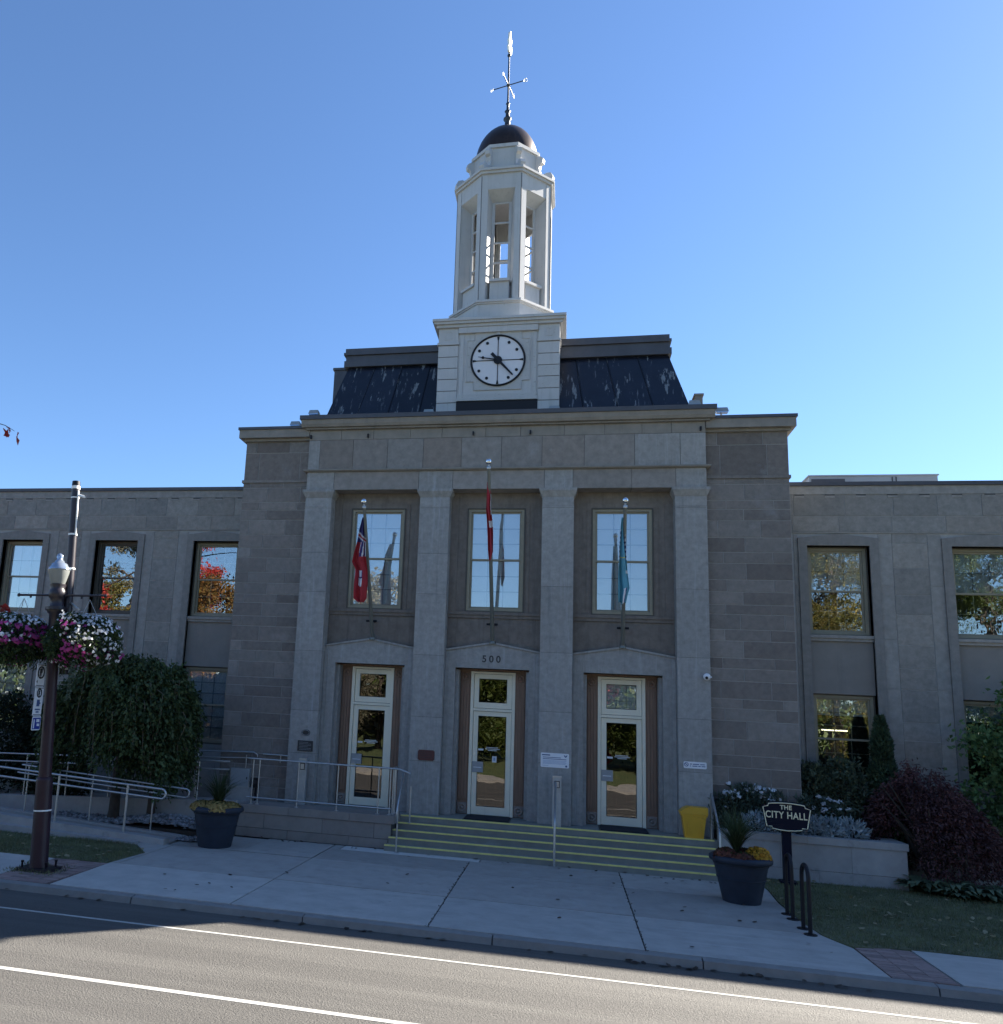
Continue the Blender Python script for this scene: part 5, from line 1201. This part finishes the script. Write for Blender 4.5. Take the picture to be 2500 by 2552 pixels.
def gravel():
    g = np.random.default_rng(4); n = 2600
    base = np.array([(0, 0, .6), (1, 0, 0), (0, 1, 0), (-1, 0, 0), (0, -1, 0), (.5, .5, .45), (-.5, -.4, .4)])
    x = g.uniform(-10.6, -6.35, n); y = g.uniform(-2.05, -1.22, n); ok = (x < -6.6) | (y < -1.3)
    x2 = g.uniform(-6.75, -6.25, 320); y2 = g.uniform(-2.6, -1.3, 320); x = np.concatenate([x, x2]); y = np.concatenate([y, y2]); n = len(x)
    z = .17 + .20 * np.exp(-((x + 7.4) / 1.0) ** 2) * np.exp(-((y + 1.6) / .5) ** 2) + g.normal(0, .018, n); z[-320:] = .03
    s = g.uniform(.04, .095, n); tri = [(0, 1, 2), (0, 2, 3), (0, 3, 4), (0, 4, 1)]
    rot = g.uniform(0, 6.28, n); c_, s_ = np.cos(rot), np.sin(rot)
    V_ = np.zeros((n, 5, 3)); b = base[:5] * g.uniform(.6, 1.2, (n, 5, 1))
    V_[..., 0] = x[:, None] + s[:, None] * (b[..., 0] * c_[:, None] - b[..., 1] * s_[:, None]); V_[..., 1] = y[:, None] + s[:, None] * (b[..., 0] * s_[:, None] + b[..., 1] * c_[:, None]); V_[..., 2] = z[:, None] + s[:, None] * b[..., 2]
    me = bpy.data.meshes.new('gravel'); F = (np.array(tri)[None] + (np.arange(n) * 5)[:, None, None]).reshape(-1, 3)
    me.from_pydata(V_.reshape(-1, 3).tolist(), [], F.tolist()); me.materials.append(MATS['gravel']); me.update()
    link('gravel', me, kind='stuff', label='dark grey gravel under the weeping trees', category='gravel')
    MB().prism_xy([(-10.7, -2.12), (-6.3, -2.12), (-6.25, -1.3), (-6.6, -1.18), (-10.7, -1.18)], -.02, .15).build('gravel_bed', 'soil', kind='structure')
gravel()
def shrub(name, label, c, r, n, leaf, size, seed, group=None, cat='shrub', direction=(0, 0, .4), spread=.8, clump=.25, stem=True):
    g = np.random.default_rng(seed); t = thing(name, label, cat, (c[0], c[1], 0), group)
    P, D = blob_points(g, n, c, r, .45, clump, -.75); quads_mesh('foliage', leaves(P, size, size * .5, D * .7 + np.array(direction), spread, seed=seed), leaf, t)
    if stem:
        q = MB()
        for k in range(6): a = k * 1.05; q.tube([(c[0] + .05 * math.cos(a), c[1] + .05 * math.sin(a), .0), (c[0] + r[0] * .4 * math.cos(a), c[1] + r[1] * .4 * math.sin(a), c[2] + r[2] * .4)], [.025, .008], 5)
        q.build('stems', 'bark', t)
    return t
shrub('evergreen_shrub', 'tall dark evergreen shrub against the left wing behind the lamp post', (-11.75, .45, 1.7), (.60, .5, 1.75), 4500, 'leaf_cedar', .10, 51)
shrub('evergreen_shrub', 'broad dark shrub mass at the far left edge behind the ramp', (-13.6, .0, 1.55), (1.5, 1.0, 1.5), 9000, 'leaf_hedge', .13, 52)
shrub('evergreen_shrub', 'low dark shrub in the shade left of the large weeping tree', (-11.2, -.6, .9), (.9, .45, 1.2), 4500, 'leaf_hedge', .11, 53)
# right bed
shrub('yew_shrub', 'dark grey green shrub below the lower right window next to the tower', (7.32, .62, 1.75), (.42, .42, .70), 3000, 'leaf_yew', .10, 61)
shrub('yew_shrub', 'olive leafy shrub between the dark shrub and the cone cedar', (7.98, .60, 1.75), (.50, .45, .85), 3600, 'leaf_yew', .10, 62)
def cone_cedar():
    g = np.random.default_rng(63); t = thing('cone_cedar', 'narrow cone shaped cedar against the right wing between the two windows', 'tree', (8.85, .72, 0)); n = 7000
    u = g.uniform(0, 1, n) ** .75; z = .3 + u * 3.25; R = .44 * (1 - u) ** .62 * (1 + .12 * np.sin(z * 9)) + .02; a = g.uniform(0, 6.283, n); r = R * np.sqrt(g.uniform(.35, 1, n))
    P = np.stack([8.85 + r * np.cos(a), .72 + r * np.sin(a), z], 1); D = np.stack([np.cos(a) * .5, np.sin(a) * .5, np.full(n, .9)], 1)
    quads_mesh('crown', leaves(P, .10, .045, D, .4, seed=2), 'leaf_cedar', t); MB().tube([(8.85, .72, 0), (8.85, .72, 3.2)], [.05, .01], 6).build('trunk', 'bark', t)
cone_cedar()
def burgundy():
    g = np.random.default_rng(64); c = np.array((9.50, .10)); t = thing('burgundy_maple', 'low spreading burgundy laceleaf maple at the end of the planter wall', 'shrub', (c[0], c[1], 0))
    P = []; D = []; q = MB()
    for i in range(820):
        a = g.uniform(0, 6.283); r = 1.42 * math.sqrt(g.uniform(.02, 1)) * (1 + .08 * math.sin(5 * a)); zt = 2.36 - 1.0 * (r / 1.42) ** 1.5 + g.normal(0, .11) + .16 * math.cos(a + 2.8) + .12 * math.sin(4 * a)
        L = g.uniform(.35, 1.25) * (.4 + 1.0 * r / 1.42); k = 22; u = np.linspace(0, 1, k)
        rr = r * (.82 + .22 * u); zz = zt - L * u ** 1.6
        zz = np.maximum(zz, .28 + .25 * g.random())
        P.append(np.stack([c[0] + rr * math.cos(a), c[1] + rr * math.sin(a) * .78, zz], 1) + g.normal(0, .045, (k, 3))); D.append(np.tile(np.array((math.cos(a), math.sin(a), -.7)), (k, 1)))
        if i % 30 == 0: q.tube([(c[0], c[1], .1), (c[0] + r * .4 * math.cos(a), c[1] + r * .35 * math.sin(a), zt * .62), (c[0] + r * math.cos(a), c[1] + r * .78 * math.sin(a), zt - .05)], [.05, .03, .008], 6)
        B, DB = blob_points(g, 7000, (c[0], c[1], .85), (1.30, 1.0, .95), .7, .35, -.8); B = B[B[:, 2] > .3]
    P.append(B); D.append(np.tile(np.array((0, -.4, -.6)), (len(B), 1)))
    P = np.concatenate(P); D = np.concatenate(D); ok = ~((P[:, 0] < 8.95) & (P[:, 1] < -.12)); quads_mesh('crown', leaves(P[ok], .085, .036, D[ok], .7, seed=5), 'leaf_burgundy', t); q.build('limbs', 'bark', t)
burgundy()
def small_tree():
    g = np.random.default_rng(65); t = thing('small_tree', 'leafy green small tree at the right edge before the second window', 'tree', (11.55, .15, 0))
    P = []
    for k in range(80):
        a = g.uniform(0, 6.283); r = 1.15 * math.sqrt(g.uniform(0, 1)); z = g.uniform(1.2, 4.3); r *= .55 + .6 * math.sin((z - .9) / 3.6 * np.pi)
        P.append(np.array((11.58 + r * math.cos(a), .15 + .65 * r * math.sin(a), z)) + g.normal(0, .17, (78, 3)))
    P = np.concatenate(P); quads_mesh('crown', leaves(P, .125, .075, (0, 0, -.35), .8, seed=6), 'leaf_green', t)
    branchy(t, (11.55, .15, 0), (11.6, .15, 2.6), .05, [(11.6 + .8 * math.cos(a), .15 + .5 * math.sin(a), 2.6 + .2 * a) for a in np.linspace(0, 6, 7)], seed=3)
small_tree()
def hostas():
    g = np.random.default_rng(66)
    labs = ['hosta clump touching the corner of the planter wall', 'second hosta clump from the planter wall under the burgundy maple', 'third hosta clump from the planter wall at the lawn edge', 'fourth hosta clump from the planter wall near the right edge', 'rightmost hosta clump at the edge of the picture']
    for i, (x, y) in enumerate(((9.02, -.62), (9.50, -.86), (10.0, -.92), (10.45, -.82), (10.95, -.68))):
        t = thing('hosta', labs[i], 'plant', (x, y, 0), 'hostas along the lawn'); Q = []
        for k in range(90):
            a = g.uniform(0, 6.283); d = np.array((math.cos(a), math.sin(a), 0)); s = np.array((-d[1], d[0], 0)); l = g.uniform(.38, .68); w = .075 * g.uniform(.8, 1.3); el = g.uniform(.45, 1.25); pr = None
            for j in range(5):
                u = j / 4; c = np.array((x, y, .03)) + d * (l * u * (1 - .25 * el) + .03) + np.array((0, 0, l * (el * u * 1.25 - 1.15 * el * u * u * .85))); ww = w * math.sin(min(1, u * .9 + .12) * math.pi); a_, b_ = c + s * ww, c - s * ww
                if pr is not None: Q.append([pr[0], a_, b_, pr[1]])
                pr = (a_, b_)
        quads_mesh('leaves', Q, 'leaf_hosta', t, kind='stuff')
hostas()
def bed_flowers():
    g = np.random.default_rng(67)
    names = ['silver dusty miller leftmost on the planter wall behind the grassy pot', 'silver dusty miller just left of the name sign', 'silver dusty miller just behind the name sign', 'silver dusty miller just right of the name sign', 'silver dusty miller second from the right on the planter wall', 'silver dusty miller at the right end of the planter row']
    for i, x in enumerate((5.95, 6.30, 6.68, 7.10, 7.50, 7.90)):
        t = thing('dusty_miller', names[i], 'plant', (x, -.10, .88), 'dusty millers on the planter wall'); P, D = blob_points(g, 520, (x, -.14, 1.02), (.29, .20, .27), .5, .3, -.3)
        quads_mesh('leaves', leaves(P, .14, .045, D * .8 + np.array((0, -.1, .5)), .6, seed=i), 'leaf_silver', t, kind='stuff'); MB().tube([(x, -.10, .86), (x, -.11, 1.08)], .012, 5).build('stem', 'leaf_silver', t)
    labs = ['tall white flowering plant nearest the steps behind the pot', 'tall white flowering plant second from the steps', 'white flowering plant just left of the name sign', 'white flowering plant just right of the name sign', 'white flowering plant before the burgundy maple']
    for i, (x, y, h) in enumerate(((5.42, .04, 1.66), (5.80, .06, 1.90), (6.30, .05, 1.78), (7.18, .12, 1.72), (7.66, .10, 1.62))):
        t = thing('white_flower_plant', labs[i], 'plant', (x, y, .86), 'white flowers in the planter'); n = 700
        z = .86 + (h - .92) * g.uniform(0, 1, n) ** .8; r = .24 * (1 - .3 * (z - .86)); P = np.stack([x + g.normal(0, .15, n), y + g.normal(0, .045, n), z], 1)
        quads_mesh('leaves', leaves(P, .17, .04, (0, -.2, .7), .8, seed=i + 20), 'leaf_white_plant', t, kind='stuff'); q = MB(); F = []
        for k in range(11):
            fx, fy, fz = x + g.normal(0, .17), y + g.normal(0, .04), h + g.uniform(-.28, .07); q.tube([(x + g.normal(0, .05), y, .9), (fx, fy, fz)], .006, 4); F += [(fx + g.normal(0, .028), fy - .02 + g.normal(0, .02), fz + g.normal(0, .016)) for _ in range(6)]
        q.build('stems', 'spike_leaf', t); quads_mesh('blossoms', discs(np.array(F), .030, (0, -1.0, .7), 7, i, .4), 'petal_white', t, kind='stuff')
bed_flowers()
# --- grass blades and fallen leaves
def inside(poly, x, y):
    r = np.zeros(len(x), bool); n = len(poly)
    for i in range(n):
        (x1, y1), (x2, y2) = poly[i], poly[(i + 1) % n]
        c = ((y1 > y) != (y2 > y)) & (x < (x2 - x1) * (y - y1) / (y2 - y1 + 1e-12) + x1); r ^= c
    return r
RL = [(6.07, -6.02), (6.9, -5.79), (13, -5.79), (13, -.05), (8.90, -.1), (8.87, -.56), (5.80, -.56), (5.79, -1.9), (5.71, -3.05), (5.73, -4.4), (5.80, -5.4), (5.93, -5.75)]
LL = [(-12, -5.53), (-6.82, -5.57), (-6.70, -5.2), (-6.61, -4.25), (-7.25, -3.48), (-12.0, -3.44)]
def blades(poly, n, label, seed):
    g = np.random.default_rng(seed); xs = [p[0] for p in poly]; ys = [p[1] for p in poly]; x = g.uniform(min(xs), max(xs), n); y = g.uniform(min(ys), max(ys), n); k = inside(poly, x, y); x, y = x[k], y[k]; n = len(x)
    h = g.uniform(.025, .065, n) * (1 + .3 * np.sin(x * 2.1) * np.sin(y * 3)); a = g.uniform(0, 6.283, n); w = .005
    P = np.stack([x, y, np.full(n, .010)], 1); s = np.stack([np.cos(a), np.sin(a), np.zeros(n)], 1) * w; tip = P + np.stack([g.normal(0, .02, n), g.normal(0, .02, n), h], 1)
    quads_mesh('grass', np.stack([P - s, P + s, tip], 1), 'grass_blade', kind='stuff', label=label, category='grass')
blades(RL, 60000, 'short grass on the lawn right of the bike racks', 71); blades(LL, 24000, 'short grass on the left lawn beside the ramp', 72)
def scatter(poly, n, size, m, name, label, seed, z=.03, tilt=.25):
    g = np.random.default_rng(seed); xs = [p[0] for p in poly]; ys = [p[1] for p in poly]; x = g.uniform(min(xs), max(xs), n * 3); y = g.uniform(min(ys), max(ys), n * 3); k = inside(poly, x, y); x, y = x[k][:n], y[k][:n]; n = len(x)
    P = np.stack([x, y, np.full(n, z) + g.uniform(0, .02, n)], 1); quads_mesh(name, discs(P, size, (0, 0, 1), 5, seed, tilt), m, kind='stuff', label=label, category='leaves')
scatter(RL, 230, .042, 'fallen', 'fallen_leaves', 'pale fallen leaves scattered on the right lawn', 73, .05)
scatter(LL, 60, .045, 'fallen', 'fallen_leaves', 'pale fallen leaves scattered on the left lawn', 74, .05)
SWP = [(-6.4, -7.5), (5.8, -7.4), (5.6, -1.5), (-6.2, -1.4)]
scatter(SWP, 36, .036, 'fallen_dark', 'fallen_leaves', 'dark fallen leaves strewn over the sidewalk', 75, .012, .2)
scatter([(-5.8, -1.42), (4.9, -1.75), (4.9, -1.45), (-5.8, -1.15)], 46, .038, 'fallen_dark', 'fallen_leaves', 'dark fallen leaves gathered at the foot of the steps and wall', 76, .012, .3)
scatter([(-7.3, -7.71), (6, -7.83), (6, -7.72), (-7.3, -7.70)], 45, .05, 'fallen_dark', 'fallen_leaves', 'dark leaf litter lying in the gutter', 77, -.112, .2)
def crack(x0, y0, x1, y1, seed):
    g = np.random.default_rng(seed); n = 22; Q = []
    for i in range(n):
        u = (i + g.uniform(-.3, .3)) / n; x, y = x0 + (x1 - x0) * u + g.normal(0, .008), y0 + (y1 - y0) * u; Q.append((x, y, .006))
    quads_mesh('joint_weeds', leaves(np.repeat(np.array(Q), 5, 0) + g.normal(0, .012, (n * 5, 3)) * np.array((1, 1, 0)), .035, .012, (0, 0, .6), .9, seed=seed), 'fallen_dark', kind='stuff', label='dark weeds and dirt in the sidewalk joint %s' % ('left of the middle rail' if x0 < 0 else 'right of the middle rail'), category='weeds')
crack(-.19, -7.55, -.19, -1.8, 5); crack(2.95, -7.55, 2.95, -1.6, 6)
gw = np.random.default_rng(12); wp = np.stack([gw.uniform(-7.9, -6.9, 260), gw.uniform(-7.05, -6.25, 260), np.zeros(260)], 1); wp = wp[(np.abs(wp[:, 0] + 7.4) > .30) | (np.abs(wp[:, 1] + 6.61) > .22)]
quads_mesh('weeds', leaves(wp, .09, .018, (0, 0, .9), .8, seed=2), 'grass_blade', kind='stuff', label='weeds round the foot of the lamp post', category='weeds')

# --- trees in the park across the road (seen mirrored in the windows) and a red maple beyond the left edge
def park_tree(x, y, h, r, leaf, label, seed, n=16000, size=.24, name='park_tree', group='trees across the road', low=.22, dens=1.0):
    g = np.random.default_rng(seed); t = thing(name, label, 'tree', (x, y, 0), group); P = []; tips = []
    for k in range(46):
        u = g.uniform(0, 1); z = h * (low + (1 - low) * u) - .3; rr = r * math.sqrt(max(.05, 1 - (2 * u - .85) ** 2 * .75)) * math.sqrt(g.uniform(.1, 1)); a = g.uniform(0, 6.283); c = np.array((x + rr * math.cos(a), y + rr * math.sin(a), z)); tips.append(tuple(c))
        P.append(c + g.normal(0, r * .15, (n // 46, 3)) * np.array((1, 1, .7)))
    quads_mesh('crown', leaves(np.concatenate(P), size, size * .6, (0, 0, -.2), .9, seed=seed), leaf, t)
    branchy(t, (x, y, 0), (x + g.normal(0, .3), y, h * .72), h * .020, tips[:16], seed=seed)
    return t
for i, (x, y, h, r, leaf, lab) in enumerate((
    (-50, -36, 9, 4.5, 'leaf_gold', 'golden park tree farthest left across the road'),
    (-32.5, -32, 12.0, 3.3, 'leaf_gold', 'golden park tree mirrored in the second window of the left wing'),
    (-34.8, -41, 20, 3.0, 'leaf_pale', 'tall pale park tree mirrored in the left wing windows'),
    (-23.0, -32, 11.8, 3.6, 'leaf_orange', 'orange park tree mirrored in the left wing window nearest the tower'),
    (-28.2, -38, 16.5, 3.0, 'leaf_red', 'red park tree mirrored low in the left wing window nearest the tower'),
    (-11.5, -38, 13.0, 3.8, 'leaf_pale', 'pale rounded park tree mirrored in the left portico window'),
    (-4.5, -34, 8.2, 3.4, 'leaf_park', 'green park tree mirrored in the left door'),
    (1.5, -37, 8.6, 3.4, 'leaf_red', 'red park tree mirrored in the middle door'),
    (8.0, -35, 8.8, 3.6, 'leaf_park', 'green park tree mirrored in the right door'),
    (18.0, -33, 19.5, 5.2, 'leaf_gold', 'big golden park tree mirrored in the right wing window'),
    (27.5, -34, 19.0, 5.4, 'leaf_park', 'big green park tree mirrored in the far right window'),
    (37.0, -37, 17.0, 5.5, 'leaf_orange', 'orange park tree farthest right across the road'))):
    park_tree(x, y, h, r, leaf, lab, 100 + i, 34000 if x > 15 else 16000, low=.06 if h < 10 else .12)
tm = park_tree(-17.2, -5.6, 9.8, 1.2, 'leaf_red', 'red maple beyond the left edge with leaf tips in view', 140, 5200, .16, 'red_maple', None, .30)
g = np.random.default_rng(9); P = [(-9.93, -6.0, 8.66), (-9.86, -6.0, 8.62), (-9.80, -6.02, 8.56), (-9.74, -6, 8.58), (-9.82, -6, 8.50), (-9.58, -6, 8.50), (-9.62, -6, 8.46), (-9.86, -6.0, 8.48)]
q = MB(); q.tube([(-17.6, -5.6, 6.6), (-14.0, -5.7, 8.3), (-11.2, -5.9, 8.75), (-10.3, -6, 8.80), (-9.9, -6, 8.68), (-9.66, -6, 8.55)], [.05, .035, .02, .012, .008, .004], 5)
q.tube([(-17.6, -5.7, 3.6), (-14, -6.0, 4.6), (-10.6, -6.4, 4.75), (-9.6, -6.5, 4.72), (-9.05, -6.5, 4.52)], [.05, .035, .02, .01, .004], 5); q.build('twigs', 'bark', tm)
pl = np.concatenate([np.array(P) + g.normal(0, .02, (8, 3)), np.stack([g.uniform(-9.8, -8.85, 90), g.normal(-6.5, .12, 90), g.normal(4.62, .12, 90)], 1)])
quads_mesh('leaf_tips', leaves(pl, .17, .13, (0, 0, -.6), .7, seed=8), 'leaf_red', tm, kind='stuff')

def far_wood():
    g = np.random.default_rng(200); n = 26000; x = g.uniform(-95, 95, n); top = 7.5 + 1.8 * np.sin(x * .21) + 1.3 * np.sin(x * .57 + 1) + .8 * np.sin(x * 1.3); z = top * g.uniform(0, 1, n) ** .8
    P = np.stack([x, -62 - g.uniform(0, 6, n), z], 1); quads_mesh('far_wood', leaves(P, .95, .7, (0, .4, -.2), .9, seed=3), 'leaf_park', kind='stuff', label='belt of green trees closing the park across the road', category='trees')
far_wood()
